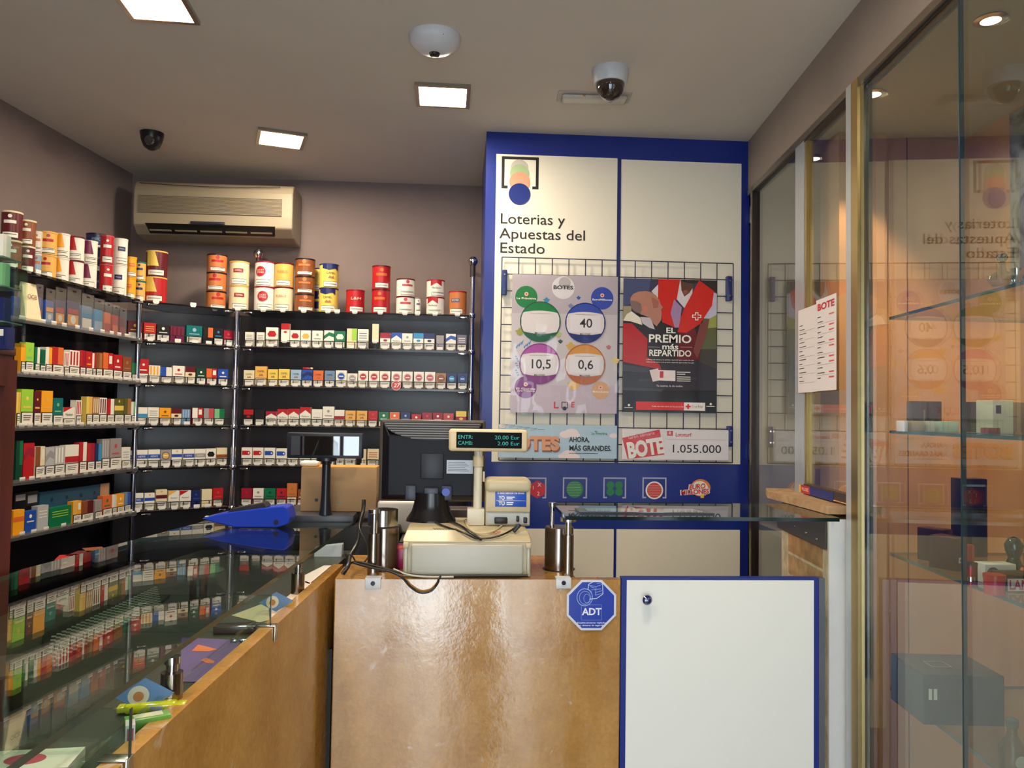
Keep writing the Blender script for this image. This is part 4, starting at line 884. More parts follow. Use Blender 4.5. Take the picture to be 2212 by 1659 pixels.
def sign_botes(b, w, h):
    cl = sc((222, 206, 206)); s_ = w / 977
    def m(cx, cy): return (cx - 60) * s_, h - (cy - 97) / 290 * h
    b.rect(0, w, 0, h, sc((164, 188, 206)), 1)
    for (cx, cy, r) in ((610, 180, 50), (660, 165, 58), (690, 185, 40), (640, 355, 60), (590, 370, 40), (1010, 185, 34), (90, 110, 30), (700, 372, 30)): x, z = m(cx, cy); b.poly([(min(w, max(0, x + r * s_ * math.cos(a_))), min(h, max(0, z + .6 * r * s_ * math.sin(a_)))) for a_ in [i * PI / 12 for i in range(24)]], cl, 2 if r != 58 else 3)
    for i in range(6): x, z = m(80 + i * 60, 100 + i * 8); b.rect(x, x + 55 * s_, z, z + 2 * s_, INK, 4)
    for i in range(5): x, z = m(80 + i * 60, 118 + i * 8); b.poly([(x, z), (x + 50 * s_, z + 12 * s_), (x + 50 * s_, z + 14 * s_), (x, z + 2 * s_)], INK, 4)
    x, z = m(330, 265)
    b.text('BOTES', x + .004, z - .006, 150 * s_, sc((130, 74, 50)), 5, 0, .06, width=450 * s_); b.text('BOTES', x, z, 150 * s_, sc((206, 142, 102)), 8, 0, .05, width=450 * s_)
    x, z = m(640, 225); b.text('AHORA,', x, z, 56 * s_, INK, 5, 0, .03, 'LEFT', width=170 * s_); x, z = m(640, 300); b.text('MÁS GRANDES.', x, z, 58 * s_, INK, 5, 0, .03, 'LEFT', width=350 * s_)
    x, z = m(640, 345); b.rect(x, x + 240 * s_, z, z + 4 * s_, INK, 5); x, z = m(890, 168); b.text('La Primitiva', x, z, 28 * s_, sc((20, 120, 60)), 5, 0, .02); x, z = m(860, 150); b.rect(x - 12 * s_, x + 12 * s_, z, z + 4 * s_, INK, 6)


sheet('jackpot_banner', 'pale blue banner reading BOTES AHORA, MÁS GRANDES. below the silver poster', 1078, 916, 1332, 991, sc((164, 188, 206), .3), sign_botes, YQ, 'banner')


def sign_bote(b, w, h):
    s_ = w / 877
    def m(cx, cy): return (cx - 1083) * s_, h - (cy - 135) / 265 * h
    def P(pts, c, L): b.poly([(min(w, max(0, u)), min(h, max(0, v))) for u, v in (m(*p) for p in pts)], sc(c), L)
    P([(1083, 215), (1390, 137), (1430, 355), (1130, 398)], (200, 54, 66), 1)
    x, z = m(1275, 305); b.text('BOTE', x, z, 170 * s_, WHITE, 3, 0, .05, width=300 * s_, rot=.17); x, z = m(1240, 190); b.text('Gran semana', x, z, 40 * s_, sc((236, 190, 190)), 3, width=220 * s_, rot=.2)
    P([(1435, 140), (1960, 145), (1960, 398), (1435, 395)], (226, 222, 228), 4)
    x, z = m(1475, 170); b.poly([(x - 24 * s_, z - 20 * s_), (x + 24 * s_, z - 20 * s_), (x + 24 * s_, z + 20 * s_), (x - 24 * s_, z + 20 * s_)], sc((206, 80, 90)), 5); b.text('R', x, z, 40 * s_, WHITE, 6)
    x, z = m(1585, 182); b.text('Lototurf', x, z, 42 * s_, sc((206, 60, 70)), 6, 0, .02, width=130 * s_)
    x, z = m(1690, 305); b.text('1.055.000', x, z, 92 * s_, INK, 6, 0, .005, width=400 * s_); x, z = m(1450, 222); b.rect(x, x + 490 * s_, z, z + 2 * s_, sc((200, 110, 120)), 6)


sheet('jackpot_sign', 'white sign with a tilted red BOTE block and the sum 1.055.000', 1344, 926, 1573, 995, sc((226, 220, 222), .25), sign_bote, YQ, 'sign')

# ------------------------------------------------------------------ register counter and half door
YC = 2.15; ZT = 1.10
cx0, cx1 = PZ(726, 1247, ZT).x, PZ(1336, 1247, ZT).x
t = thing('register_counter', 'ochre stone register counter with glossy front slab and worn marks', 'counter', (cx0, YC, 0))
cw = cx1 - cx0
MB().box(0, cw, 0, .03, 0, ZT - .0, STONE).build('front_slab', t, bevel=.003)
WX = PZ(1241, 1245, ZT).x - cx0
MB().box(0, WX, .0305, .36, ZT - .03, ZT, STONE).build('worktop', t, bevel=.003)
MB().box(0.0, .03, .0305, .36, 0, ZT - .031, STONE).build('side_slab', t)
MB().box(WX - .03, WX, .0305, .36, 0, ZT - .031, STONE).build('side_slab', t)
for (u, v) in ((806, 1259), (1217, 1258)):
    x, z = A(u, v, YC); b = MB(); b.rbox(x - cx0 - .021, x - cx0 + .021, -.006, -.0002, z - .016, ZT + .002, .002, mat((205, 208, 212), .4)).box(x - cx0 - .021, x - cx0 + .021, -.006, .03, ZT + .0006, ZT + .004, mat((205, 208, 212), .4)).cyl((x - cx0, -.0095, z), .006, .004, mat((40, 40, 44), .3, 1.0), 16, 'y'); b.build('edge_clip', t)

dx0, dx1 = A(1340, 1400, YC)[0], A(1771, 1400, YC)[0]; zt_ = A(1550, 1249, YC)[1]
t = thing('half_door', 'white swing half door with blue edging and round blue knob', 'door', (dx0, YC, 0))
dw = dx1 - dx0
MB().box(0.002, dw, 0.004, .03, .1, zt_, BLUEP).build('frame', t, bevel=.002)
MB().box(A(1353, 1400, YC)[0] - dx0, A(1758, 1400, YC)[0] - dx0, 0, .0035, .1, zt_ - .006, DOORW).build('panel', t)
x, z = A(1394, 1292, YC); MB().lathe([(.006, 0), (.006, -.012), (.012, -.016), (.0135, -.024), (.009, -.031), (.001, -.033)], mat((26, 34, 92), .12, coat=1), (x - dx0, 0, z), 24, 'y').build('knob', t)
hx = A(1780, 1400, YC)[0]
t = thing('door_post', 'narrow grey metal post with screws at the hinge side of the half door', 'post', (hx, YC + .01, 0))
MB().box(-.011, .0075, 0, .03, 0, zt_ - .002, mat((112, 116, 128), .35, .6)).build('profile', t)
for v in (1318, 1510, 1640): MB().cyl((-.013, -.004, A(1773, v, YC)[1]), .003, .004, CHROME, 10, 'y').build('screw', t)

# octagonal alarm sign
sx, sz = A(1277, 1306, YC); t = MB(); R8 = .0735; AB = sc((16, 52, 164), .3)
def octo(r): return [(r * math.cos(PI / 8 + i * PI / 4), r * math.sin(PI / 8 + i * PI / 4)) for i in range(8)]
ok_ = octo(R8); t.add([(x, 0, z) for x, z in ok_] + [(x, -.0015, z) for x, z in ok_], [tuple(range(8, 16)), tuple(range(7, -1, -1))] + [(i, (i + 1) % 8, 8 + (i + 1) % 8, 8 + i) for i in range(8)], sc((208, 212, 226), .3))
t.poly(octo(R8 - .0065), AB, 1, -.0015)
lb = sc((150, 176, 232), .3); wh8 = sc((226, 232, 244), .3)
t.ring(-.019, .021, .022, .0018, lb, 2, -.0015, .024).ring(-.018, .020, .016, .0012, lb, 2, -.0015, .018).ring(-.013, .018, .009, .001, lb, 2, -.0015, .012)


def seg(mb, p, q, wd, m_, L=2, y0=-.0015):
    dx_, dz_ = q[0] - p[0], q[1] - p[1]; l = math.hypot(dx_, dz_); nx, nz = -dz_ / l * wd / 2, dx_ / l * wd / 2
    mb.poly([(p[0] + nx, p[1] + nz), (q[0] + nx, q[1] + nz), (q[0] - nx, q[1] - nz), (p[0] - nx, p[1] - nz)], m_, L, y0)


pl = [(-.010, .041), (-.009, .056), (.006, .064), (.026, .063), (.030, .056), (.031, .030), (.014, .018), (-.006, .016)]
for a_, b_ in zip(pl, pl[1:]): seg(t, a_, b_, .0016, wh8)
for a_, b_ in (((-.010, .054), (.012, .050)), ((.012, .050), (.030, .056)), ((.012, .050), (.010, .026)), ((-.002, .041), (.026, .044)), ((.010, .034), (.028, .039)), ((.012, .027), (.029, .032)), ((-.008, .042), (.000, .035)), ((-.004, .05), (.008, .046)), ((.014, .058), (.026, .060))): seg(t, a_, b_, .0013, lb)
t.text('ADT', 0.001, -.0185, .026, wh8, 3, -.0015, .03, width=.054)
for (a, b_, c, d) in ((-.028, .028, .0005, .0012), (-.028, .028, -.0405, -.0398)): t.rect(a, b_, c, d, lb, 2, -.0015)
t.rect(-.028, -.0274, -.04, 0, lb, 2, -.0015).rect(.0274, .028, -.04, 0, lb, 2, -.0015)
t.text('Establecimiento vigilado', 0, -.0475, .006, wh8, 3, -.0015, .01, width=.078).text('por cámaras de seguridad', 0, -.0545, .006, wh8, 3, -.0015, .01, width=.076)
tag(t.build('alarm_sign', None, (sx, YC - .0035, sz)), 'blue octagonal alarm sign with line-drawn camera, stuck on the stone counter', 'sign')

# ------------------------------------------------------------------ cash register things
t = thing('cash_drawer', 'beige cash drawer housing on the front edge of the stone counter', 'cash drawer', (PZ(1008, 1245, ZT).x, YC + .012, ZT))
x0, x1 = A(870, 1200, YC + .012)[0] - t.location.x, A(1148, 1200, YC + .012)[0] - t.location.x
MB().rbox(x0, x1, .012, .325, .001, .098, .006, BEIGE2).build('body', t)
MB().rbox(x0 + .022, x1 - .022, 0, .02, .004, .092, .006, mat((180, 178, 164), .35, noise=.02), 3).build('front_panel', t)
for s_ in (-1, 1):
    xx = x0 + .008 if s_ < 0 else x1 - .008
    MB().rbox(xx - .004, xx + .004, .002, .02, .012, .088, .003, mat((190, 186, 168), .3)).rbox(xx - .008, xx + .008, -.002, .02, .082, .096, .003, BEIGE).build('corner_trim', t)
b = MB(); b.hull8([(x0 - .004, .008, .096), (x1 + .004, .008, .096), (x1 + .004, .33, .096), (x0 - .004, .33, .096), (x0 + .006, .055, .122), (x1 - .006, .055, .122), (x1 - .006, .33, .122), (x0 + .006, .33, .122)], BEIGE)
b.build('lid', t, bevel=.006)
b = MB(); b.text('SHOP', .075, 0, .014, mat((170, 40, 40), .4), 1, 0, .02)
m_ = Matrix.Translation((0.0, .035, .1195)) @ Matrix.Rotation(-math.radians(62), 4, 'X'); b.build('lettering', t, matrix=m_)
b = MB()
for j in range(3):
    for i in range(9): b.box(-.098 + i * .0078 + j * .003, -.093 + i * .0078 + j * .003, .09 - j * .012, .094 - j * .012, .1221, .1226, INK)
b.build('vent_slots', t)
ZD = ZT + .1225
# monitor
YM = 2.42; mx0, mz1 = A(820, 905, YM); mx1, mz0 = A(1047, 1085, YM); mcx = (mx0 + mx1) / 2
t = thing('monitor', 'dark monitor seen from behind on a flared base above the cash drawer', 'monitor', (mcx, YM, ZD)); hw = (mx1 - mx0) / 2; zb_, zt2 = mz0 - ZD, mz1 - ZD
mdk = mat((10, 11, 22), .5, spec=.25, noise=.03); mgr = mat((74, 68, 62), .35, noise=.03)
b = MB(); b.rbox(-hw, hw, .012, .04, zb_, zt2, .008, mgr, 3); b.build('bezel', t)
b = MB(); b.hull8([(-hw + .006, .014, zb_ + .004), (hw - .006, .014, zb_ + .004), (hw - .006, .02, zb_ + .004), (-hw + .006, .02, zb_ + .004), (-hw + .006, .014, zt2 - .004), (hw - .006, .014, zt2 - .004), (hw - .006, .02, zt2 - .004), (-hw + .006, .02, zt2 - .004)], mdk)
b.hull8([(-hw + .03, -.022, zb_ + .02), (hw - .03, -.022, zb_ + .02), (hw - .008, .014, zb_ + .005), (-hw + .008, .014, zb_ + .005), (-hw + .03, -.022, zt2 - .05), (hw - .03, -.022, zt2 - .05), (hw - .008, .014, zt2 - .006), (-hw + .008, .014, zt2 - .006)], mdk)
b.build('back_cover', t, bevel=.004)
b = MB(); k = 18; Hh = zt2 - .008
arc = [((hw - .014) * math.cos(PI + PI * i / 20), Hh + .054 * math.sin(PI + PI * i / 20)) for i in range(21)]
b.add([(x, -.0235, z) for x, z in arc] + [(x, .012, z) for x, z in arc], [tuple(range(21))] + [(i, i + 21, (i + 1) % 21 + 21, (i + 1) % 21) for i in range(21)], mat((18, 16, 18), .5))
for j in range(7):
    zz = Hh - .003 - j * .0072; wv = (hw - .018) * math.sqrt(max(.02, 1 - ((Hh - zz + .002) / .054) ** 2))
    b.box(-wv, wv, -.0255, -.0235, zz - .003, zz, mat((112, 102, 90), .3))
b.build('vent_grille', t)
MB().rbox(-.034, .036, -.026, -.021, zb_ + .072, zb_ + .148, .003, mat((20, 22, 36), .45)).build('mount_plate', t)
b = MB(); lx0 = A(965, 1000, YM - .02)[0] - mcx; lx1 = A(1022, 1000, YM - .02)[0] - mcx; lz = A(990, 1023, YM - .02)[1] - ZD
b.box(lx0, lx1, -.0235, -.0222, lz, lz + .041, mat((186, 194, 208), .3))
for i in range(6): b.rect(lx0 + .004, lx1 - .012 - (i % 3) * .006, lz + .008 + i * .005, lz + .0092 + i * .005, INK, 1, -.0236)
b.build('rating_label', t)
MB().rbox(-.078, -.046, -.036, -.02, zb_ + .008, zb_ + .052, .003, mat((44, 50, 68), .4)).build('port_cover', t)
MB().rbox(.03, .062, -.036, -.02, zb_ + .008, zb_ + .052, .003, mat((40, 46, 66), .4)).build('port_cover', t)
b = MB(); b.rbox(-.022, .022, -.042, -.02, zb_ + .010, zb_ + .046, .004, mat((50, 54, 72), .35)); b.build('hinge_block', t)
MB().cyl((.044, -.052, zb_ + .035), .012, .03, mat((24, 60, 170), .35), 18, 'y').build('video_plug', t)
nk = MB(); pr = [(.07, 0), (.068, .008), (.055, .03), (.048, .055), (.046, .085)]; nk.lathe(pr, mat((24, 22, 24), .22), (0, -.02, 0), 36)
nk.v = [(x * (1.08), y * .75, z) for x, y, z in nk.v]; nk.build('stand', t)
# pole display
YD = 2.33; px_, _ = A(1033, 1000, YD); t = thing('customer_display', 'beige pole-mounted price display showing two green lines', 'customer display', (px_, YD, ZD))
lo = A(1026, 1130, YD)[0] - px_
MB().rbox(-.03, .02, -.025, .03, 0, .048, .003, mat((214, 208, 190), .4)).build('base', t)
zh = A(1035, 978, YD)[1] - ZD; b = MB(); b.cyl((0, 0, .046), .0125, zh - .04, mat((210, 204, 184), .4), 24).cyl((0, 0, zh - .04), .0155, .03, BEIGE, 24).rbox(.014, .02, -.006, .006, zh - .085, zh - .055, .002, BEIGE); b.build('pole', t)
dx0_, dz1 = A(970, 926, YD - .02); dx1_, dz0 = A(1139, 976, YD - .02)
b = MB(); b.rbox(dx0_ - px_, dx1_ - px_, -.035, .005, dz0 - ZD, dz1 - ZD, .009, mat((220, 200, 160), .38), 3).build('head', t)
sx0, sz1 = A(986, 933, YD - .037); sx1, sz0 = A(1127, 969, YD - .037)
b = MB(); b.box(sx0 - px_, sx1 - px_, -.0368, -.034, sz0 - ZD, sz1 - ZD, mat((2, 6, 9), .5, spec=.1)); gl = mat((24, 140, 130), .4, emit=.55, noise=0)
for (tx, al, u, v) in (('ENTR:', 'LEFT', 989, 944), ('CAMB:', 'LEFT', 989, 957), ('20.00 Eur', 'RIGHT', 1122, 946), ('2.00 Eur', 'RIGHT', 1122, 959)):
    xx, zz = A(u, v, YD - .037); b.text(tx, xx - px_, zz - ZD, .0155, gl, 1, -.037, 0, al, width={'ENTR:': .042, 'CAMB:': .042, '20.00 Eur': .072, '2.00 Eur': .064}[tx])
b.build('screen', t)
# receipt printer
YR = 2.30; rx0, rz1 = A(1050, 1034, YR); rx1, rz0 = A(1145, 1130, YR); rc = (rx0 + rx1) / 2; hw = (rx1 - rx0) / 2; hh = rz1 - ZD
t = thing('receipt_printer', 'beige receipt printer with a blue sticker, right end of the cash drawer', 'printer', (rc, YR, ZD))
b = MB(); b.rbox(-hw, hw, 0.004, .12, 0, hh * .34, .004, BEIGE2).rbox(-hw, hw, -.002, .12, hh * .3, hh * .86, .004, BEIGE).rbox(-hw - .002, hw + .002, -.012, .1, hh * .72, hh, .014, BEIGE, 4).box(-hw * .78, hw * .78, -.0, .01, hh * .9, hh * .915, BLACK); b.build('casing', t)
b = MB(); x0, z1_ = A(1070, 1061, YR - .004); x1, z0_ = A(1137, 1095, YR - .004); x0 -= rc; x1 -= rc; z0_ -= ZD; z1_ -= ZD
b.rbox(x0, x1, -.0036, -.0018, z0_, z1_, .0008, mat((26, 76, 180), .3)); Y = -.0036; hgt = z1_ - z0_
b.text('SI ERES MENOR DE EDAD', (x0 + x1) / 2, z1_ - .006, .006, WHITE, 1, Y, .02, width=(x1 - x0) * .86).text('YO', x0 + .019, z0_ + hgt * .56, .015, WHITE, 1, Y, .03, width=.018).text('TÚ', x0 + .019, z0_ + hgt * .2, .015, WHITE, 1, Y, .03, width=.018).rect(x0 + .003, x1 - .003, z0_ + hgt * .385, z0_ + hgt * .4, WHITE, 1, Y)
for (q, wq) in ((.62, .024), (.51, .018), (.27, .02), (.15, .018)): b.rect(x0 + .033, x0 + .033 + wq, z0_ + hgt * q - .0014, z0_ + hgt * q + .0014, WHITE, 1, Y)
b.build('sticker', t)
b = MB(); b.box(-hw + .006, hw - .004, .001, .004, .006, hh * .27, mat((176, 180, 178), .35)).rbox(-hw * .6, -hw * .02, -.010, .002, .008, .026, .003, BLACK).rbox(hw * .38, hw * .5, -.012, .002, .014, .03, .002, BLACK).rbox(hw * .7, hw * .86, -.012, .002, .010, .026, .002, BLACK); b.build('connector_panel', t)


def cable(label, pts, r, m_, name='cable', smooth=3):
    P_ = [Vector(p) for p in pts]; out = []
    for i in range(len(P_) - 1):
        p0, p1, p2, p3 = P_[max(i - 1, 0)], P_[i], P_[i + 1], P_[min(i + 2, len(P_) - 1)]
        for k in range(smooth + 1):
            s_ = k / (smooth + 1); out.append(.5 * ((2 * p1) + (-p0 + p2) * s_ + (2 * p0 - 5 * p1 + 4 * p2 - p3) * s_ ** 2 + (-p0 + 3 * p1 - 3 * p2 + p3) * s_ ** 3))
    out.append(P_[-1]); return tag(MB().tube(out, r, m_, 8).build(name), label, 'cable')


Q = lambda u, v, y: PY(u, v, y)
cable('black cable looping down over the ochre stone counter front', [Q(765, 1216, 2.17), Q(800, 1226, 2.15), Q(840, 1234, 2.142), Q(868, 1247, 2.138), Q(885, 1266, 2.138), Q(907, 1280, 2.138), Q(930, 1277, 2.138), Q(944, 1262, 2.138), Q(950, 1247, 2.14), Q(955, 1243, 2.17)], .003, BLACK)
cable('thick black cable lying along the top edge of the stone counter', [Q(745, 1222, 2.2), Q(770, 1214, 2.19), Q(815, 1224, 2.165), Q(860, 1236, 2.155), Q(900, 1243, 2.15), Q(960, 1244, 2.152), Q(1040, 1243, 2.152), Q(1140, 1243, 2.155)], .0036, BLACK)
cable('pale cable running beside the thick black one on the counter edge', [Q(850, 1229, 2.163), Q(880, 1241, 2.148), Q(920, 1246, 2.146), Q(980, 1246, 2.148)], .0026, mat((190, 184, 168), .5))
cable('black cable bundle dropping between the glass counter and the steel cylinders', [Q(786, 1080, 2.42), Q(784, 1105, 2.40), Q(776, 1140, 2.34), Q(771, 1175, 2.30), Q(756, 1202, 2.24), Q(752, 1222, 2.16), Q(740, 1240, 2.14)], .006, BLACK)
cable('thin black cable hanging in a loop left of the steel cylinders', [Q(783, 1110, 2.36), Q(776, 1140, 2.3), Q(790, 1170, 2.26), Q(796, 1198, 2.22), Q(786, 1214, 2.2), Q(770, 1214, 2.2), Q(760, 1200, 2.2), Q(748, 1196, 2.2), Q(747, 1206, 2.2)], .0022, BLACK)
def LQ(u, v, r_=.004):
    p = PZ(u, v, ZD + r_)
    if p.y > YC + .068: return p
    n_ = Vector((0, -.026, .047)).normalized(); return PN(u, v, Vector((0, YC + .02, ZT + .096)) + n_ * (r_ + .003), n_)


cable('black power cable curling over the cash drawer lid', [LQ(915, 1119), LQ(935, 1124), LQ(955, 1135), LQ(1000, 1150), LQ(1030, 1163), LQ(1070, 1160), LQ(1100, 1148), LQ(1118, 1134), LQ(1128, 1122)], .0026, BLACK)
cable('second black cable on the cash drawer lid, from the monitor stand', [LQ(948, 1122, .005), LQ(975, 1127, .005), LQ(1000, 1139, .006), LQ(1018, 1152, .006), LQ(1040, 1166, .005)], .0034, BLACK)
cable('cream cable from the receipt printer to the drawer', [LQ(1087, 1120, .012), LQ(1086, 1132), LQ(1068, 1146), LQ(1035, 1152), LQ(1012, 1140), LQ(1006, 1122)], .0026, mat((206, 190, 150), .5))
p = LQ(1116, 1141, .012); o = MB().rbox(-.005, .005, -.005, .005, -.014, .014, .003, BLACK, 3).build('power_connector', None, p); o.rotation_euler = (0, math.radians(42), 0); tag(o, 'small black barrel connector on the cash drawer lid by the printer', 'connector')

# ------------------------------------------------------------------ steel pedestals
STL = mat((150, 138, 128), .2, 1.0, .06, 40)


def pedestal(lbl, u, v, y, rpx, vtop, ru, rv, lb2, u2, v2, vt2, ucap, vcap, drum=False):
    p = PZ(u, v, ZT); t = thing('steel_pedestal', lbl, 'pedestal', (p.x, p.y, ZT)); r = rpx * p.y / FPX; h = PY(u, vtop, p.y).z - ZT
    MB().lathe([(r, 0.001), (r, h - .002), (r - .002, h)], STL, n=40).build('cylinder', t); MB().lathe([(r + .005, 0), (r + .005, .002), (r, .0022)], BLACK, n=40).build('base_ring', t)
    if drum: z1_ = PY(u, 1100, p.y).z - ZT; MB().lathe([(r * 1.02, h + .004), (r * 1.02, z1_)], mat((176, 170, 160), .2, 1.0), (-.004, .0, 0), 40).build('upper_drum', t)
    else:
        q = PY(ru, rv, p.y); MB().cyl((q.x - p.x, 0, h - .002), .0065, q.z - ZT - h - .004, CHROME, 16).lathe([(.012, 0), (.012, .01)], CHROME, (q.x - p.x, 0, q.z - ZT - .012), 18).build('rod', t)
    p2 = PZ(u2, v2, ZT); t = thing('glass_standoff', lb2, 'standoff', (p2.x, p2.y, ZT)); r2 = 12.5 * p2.y / FPX; h2 = PY(u2, vt2, p2.y).z - ZT; hc = PY(u2, vcap, p2.y).z - ZT
    MB().lathe([(r2, 0), (r2, h2)], STL, n=28).build('post', t); MB().cyl((0, 0, h2), r2 * .55, hc - h2 - .012, CHROME, 20).build('neck', t)
    MB().lathe([(r2 * .9, -.012), (ucap, -.010), (ucap, 0)], CHROME, (0, 0, hc), 28).build('cap', t)


pedestal('wide steel cylinder right of the cash drawer', 1207, 1229, 0, 31, 1137, 1193, 1084, 'slim steel standoff under the glass shelf, right of the cash drawer', 1226, 1245, 1155, .023, 1118)
pedestal('wide steel cylinder with drum top, left of the cash drawer', 828, 1229, 0, 31, 1137, 0, 0, 'slim steel standoff left of the cash drawer', 806, 1244, 1152, .017, 1100, True)
o = MB().rbox(-.012, .012, -.01, .01, 0, .07, .003, mat((160, 24, 90), .3)).rbox(-.010, .010, -.011, .011, .056, .066, .002, mat((214, 90, 50), .4)).build('lighter', None, PZ(866, 1232, ZT) + Vector((0, .03, 0))); tag(o, 'magenta lighter with orange top, squeezed behind the left steel cylinder', 'lighter')

# glass shelf on the right
ZS = 1.276; a_ = PZ(1222, 1115, ZS); b_ = PZ(1191, 1084, ZS); xr = xp(a_.y) - .012
t = thing('service_glass_shelf', 'thick green-edged glass shelf on steel supports before the blue unit', 'glass shelf', (a_.x, a_.y, ZS - .01))
MB().prism([(0, 0), (1.049 - a_.x, 0), (1.08 - a_.x, b_.y - a_.y), (b_.x - a_.x, b_.y - a_.y)], 0, .01, GLASS_TOP, mat((14, 34, 32), .1)).build('glass_panel', t)
p = PZ(1390, 1106, ZS); o = MB(); o.hull8([(-.19, -.05, 0), (.19, -.05, 0), (.18, .05, 0), (-.19, .05, 0), (-.19, -.05, .004), (.19, -.05, .004), (.18, .05, .004), (-.19, .05, .004)], mat((60, 62, 66), .15)); o.hull8([(-.165, -.04, .0042), (.17, -.04, .0042), (.155, .042, .0042), (-.165, .042, .0042), (-.165, -.04, .0046), (.17, -.04, .0046), (.155, .042, .0046), (-.165, .042, .0046)], mat((196, 204, 208), .06, .9))
tag(o.build('change_tray', None, (p.x, p.y, ZS + .0005)), 'flat mirrored change tray with dark rim on the glass shelf', 'tray')

# ------------------------------------------------------------------ left glass-topped counter
ZG = 1.175; xs_ = lambda y: PZ(453, 1480, ZT).x + (y - PZ(453, 1480, ZT).y) * .062      # stone edge
t = thing('glass_display_counter', 'long glass-topped display counter with ochre stone side running to the back', 'display counter', (xs_(1.2), 1.2, 0))
ox, oy = t.location.x, 1.2
LY0, LY1 = .35, 2.36


def rel(pts): return [(x - ox, y - oy) for x, y in pts]


MB().prism(rel([(xs_(LY0), LY0), (xs_(LY1), LY1), (xs_(LY1) - .028, LY1), (xs_(LY0) - .028, LY0)]), 0, ZT, STONE).build('stone_side', t, bevel=.003)
DECK = mat((62, 62, 54), .35, noise=.1)
MB().prism(rel([(xs_(LY0) - .029, LY0), (xs_(2.66) - .029, 2.66), (-.84, 2.66), (-1.0, 1.9), (-1.0, LY0)]), ZT - .03, ZT - .012, DECK).build('deck', t)
MB().prism(rel([(-.98, LY0), (-.98, 1.9), (-.83, 2.66), (-.85, 2.66), (-1.0, 1.9), (-1.0, LY0)]), 0, ZT - .031, mat((54, 48, 44), .5)).build('rear_panel', t)
gx = lambda y: PZ(13, 1659, ZG).x + (y - PZ(13, 1659, ZG).y) * (PZ(760, 1130, ZG).x - PZ(13, 1659, ZG).x) / (PZ(760, 1130, ZG).y - PZ(13, 1659, ZG).y)
MB().prism(rel([(gx(LY0), LY0), (gx(2.69), 2.69), (-.85, 2.69), (-1.0, 1.9), (-1.0, LY0)]), ZG - .010, ZG, GLASS_TOP, mat((62, 78, 72), .12)).build('glass_top', t)
for i, (u, v) in enumerate(((278, 1640), (583, 1353))):
    p = PZ(u, v, ZT); y = p.y
    MB().box(-.93 - ox, p.x - ox, y - oy - .003, y - oy + .003, ZT - .0115, ZG - .0105, GLASS).build('cross_pane', t)
    MB().box(p.x - ox + .0002, p.x - ox + .0018, y - oy - .003, y - oy + .003, ZT - .0115, ZG - .0105, mat((30, 60, 54), .1)).build('pane_edge', t)
for (u, v) in ((600, 1352), (316, 1640)):
    p = PZ(u, v, ZT); q = p.y - oy; x = xs_(p.y) - ox; MB().rbox(x - .034, x + .003, q - .011, q + .011, ZT + .0005, ZT + .003, .001, ALU).rbox(x + .0004, x + .0034, q - .011, q + .011, ZT - .03, ZT + .003, .001, ALU).build('edge_clip', t)
pa, pb = PZ(316, 1640, ZT), PZ(600, 1352, ZT)
MB().prism(rel([(xs_(LY0) - .04, LY0), (xs_(pb.y) - .04, pb.y), (xs_(pb.y) - .046, pb.y), (xs_(LY0) - .046, LY0)]), ZT - .0115, ZT + .012, GLASS).build('front_glass_strip', t)
for i, (u, v, vt) in enumerate(((643, 1272, 1216), (370, 1508, 1412))):
    p = PZ(u, v, ZT - .0); r = .0165; x, y = p.x - ox, p.y - oy
    MB().cyl((x, y, ZT - .0118), r, .052, STL, 28).cyl((x, y, ZT + .040), r * .55, .014, CHROME, 20).cyl((x, y, ZT + .054), r * .75, ZG - .0105 - ZT - .054, CHROME, 24).build('steel_standoff', t)
for i, (u, v) in enumerate(((430, 1222), (20, 1420))):
    p = PZ(u, v, ZG); x, y = p.x - ox, p.y - oy
    MB().lathe([(.056, -.016), (.057, -.011)], mat((150, 146, 136), .3, .8), (x, y, ZG), 40).cyl((x, y, ZT - .0118), .02, ZG - .016 - ZT + .0118, STL, 24).build('support_disc', t)
# dark strip standing in for the shade where the two counters meet
struct(MB().box(-.40, -.338, 2.2, 2.6, 0, .9, mat((34, 30, 30), .6)).build('shade_strip'))

DZ = ZT - .0118
BK = mat((20, 20, 22), .4)
o = MB(); qs = [PZ(u, v, DZ + .01) for (u, v) in ((101, 1434), (320, 1319), (367, 1282), (253, 1282), (91, 1370))]; c0 = sum(qs, Vector()) / 5
o.prism([(q.x - c0.x, q.y - c0.y) for q in qs], 0, .008, BK)
A0, A1, A2 = PZ(101, 1434, DZ + .01), PZ(352, 1300, DZ + .01), PZ(120, 1360, DZ + .01)
st = MB(); NX, NY = 26, 8
for i in range(NX):
    for j in range(NY):
        q = A0 + (A1 - A0) * (i / NX) + (A2 - A0) * (j / NY) * .9; st.box(q.x - c0.x - .0042, q.x - c0.x + .0042, q.y - c0.y - .0012, q.y - c0.y + .0012, .0081, .0105, mat((210, 206, 188), .3))
t = thing('studded_mat', 'black rubber mat with rows of pale studs inside the glass counter', 'mat', (c0.x, c0.y, DZ)); o.build('rubber_base', t); s_ = st.build('studs', t); s_['kind'] = 'stuff'


def flat(name, label, cat, pts, m_, th=.001, z=DZ, extra=None):
    qs = [PZ(u, v, z) for u, v in pts]; c = sum(qs, Vector()) / len(qs); b = MB()
    pp = [(q.x - c.x, q.y - c.y) for q in qs]
    a = sum(pp[i][0] * pp[(i + 1) % len(pp)][1] - pp[(i + 1) % len(pp)][0] * pp[i][1] for i in range(len(pp)))
    if a < 0: pp = pp[::-1]
    b.prism(pp, 0, th, m_)
    if extra: extra(b, c, th)
    return tag(b.build(name, None, (c.x, c.y, z)), label, cat)


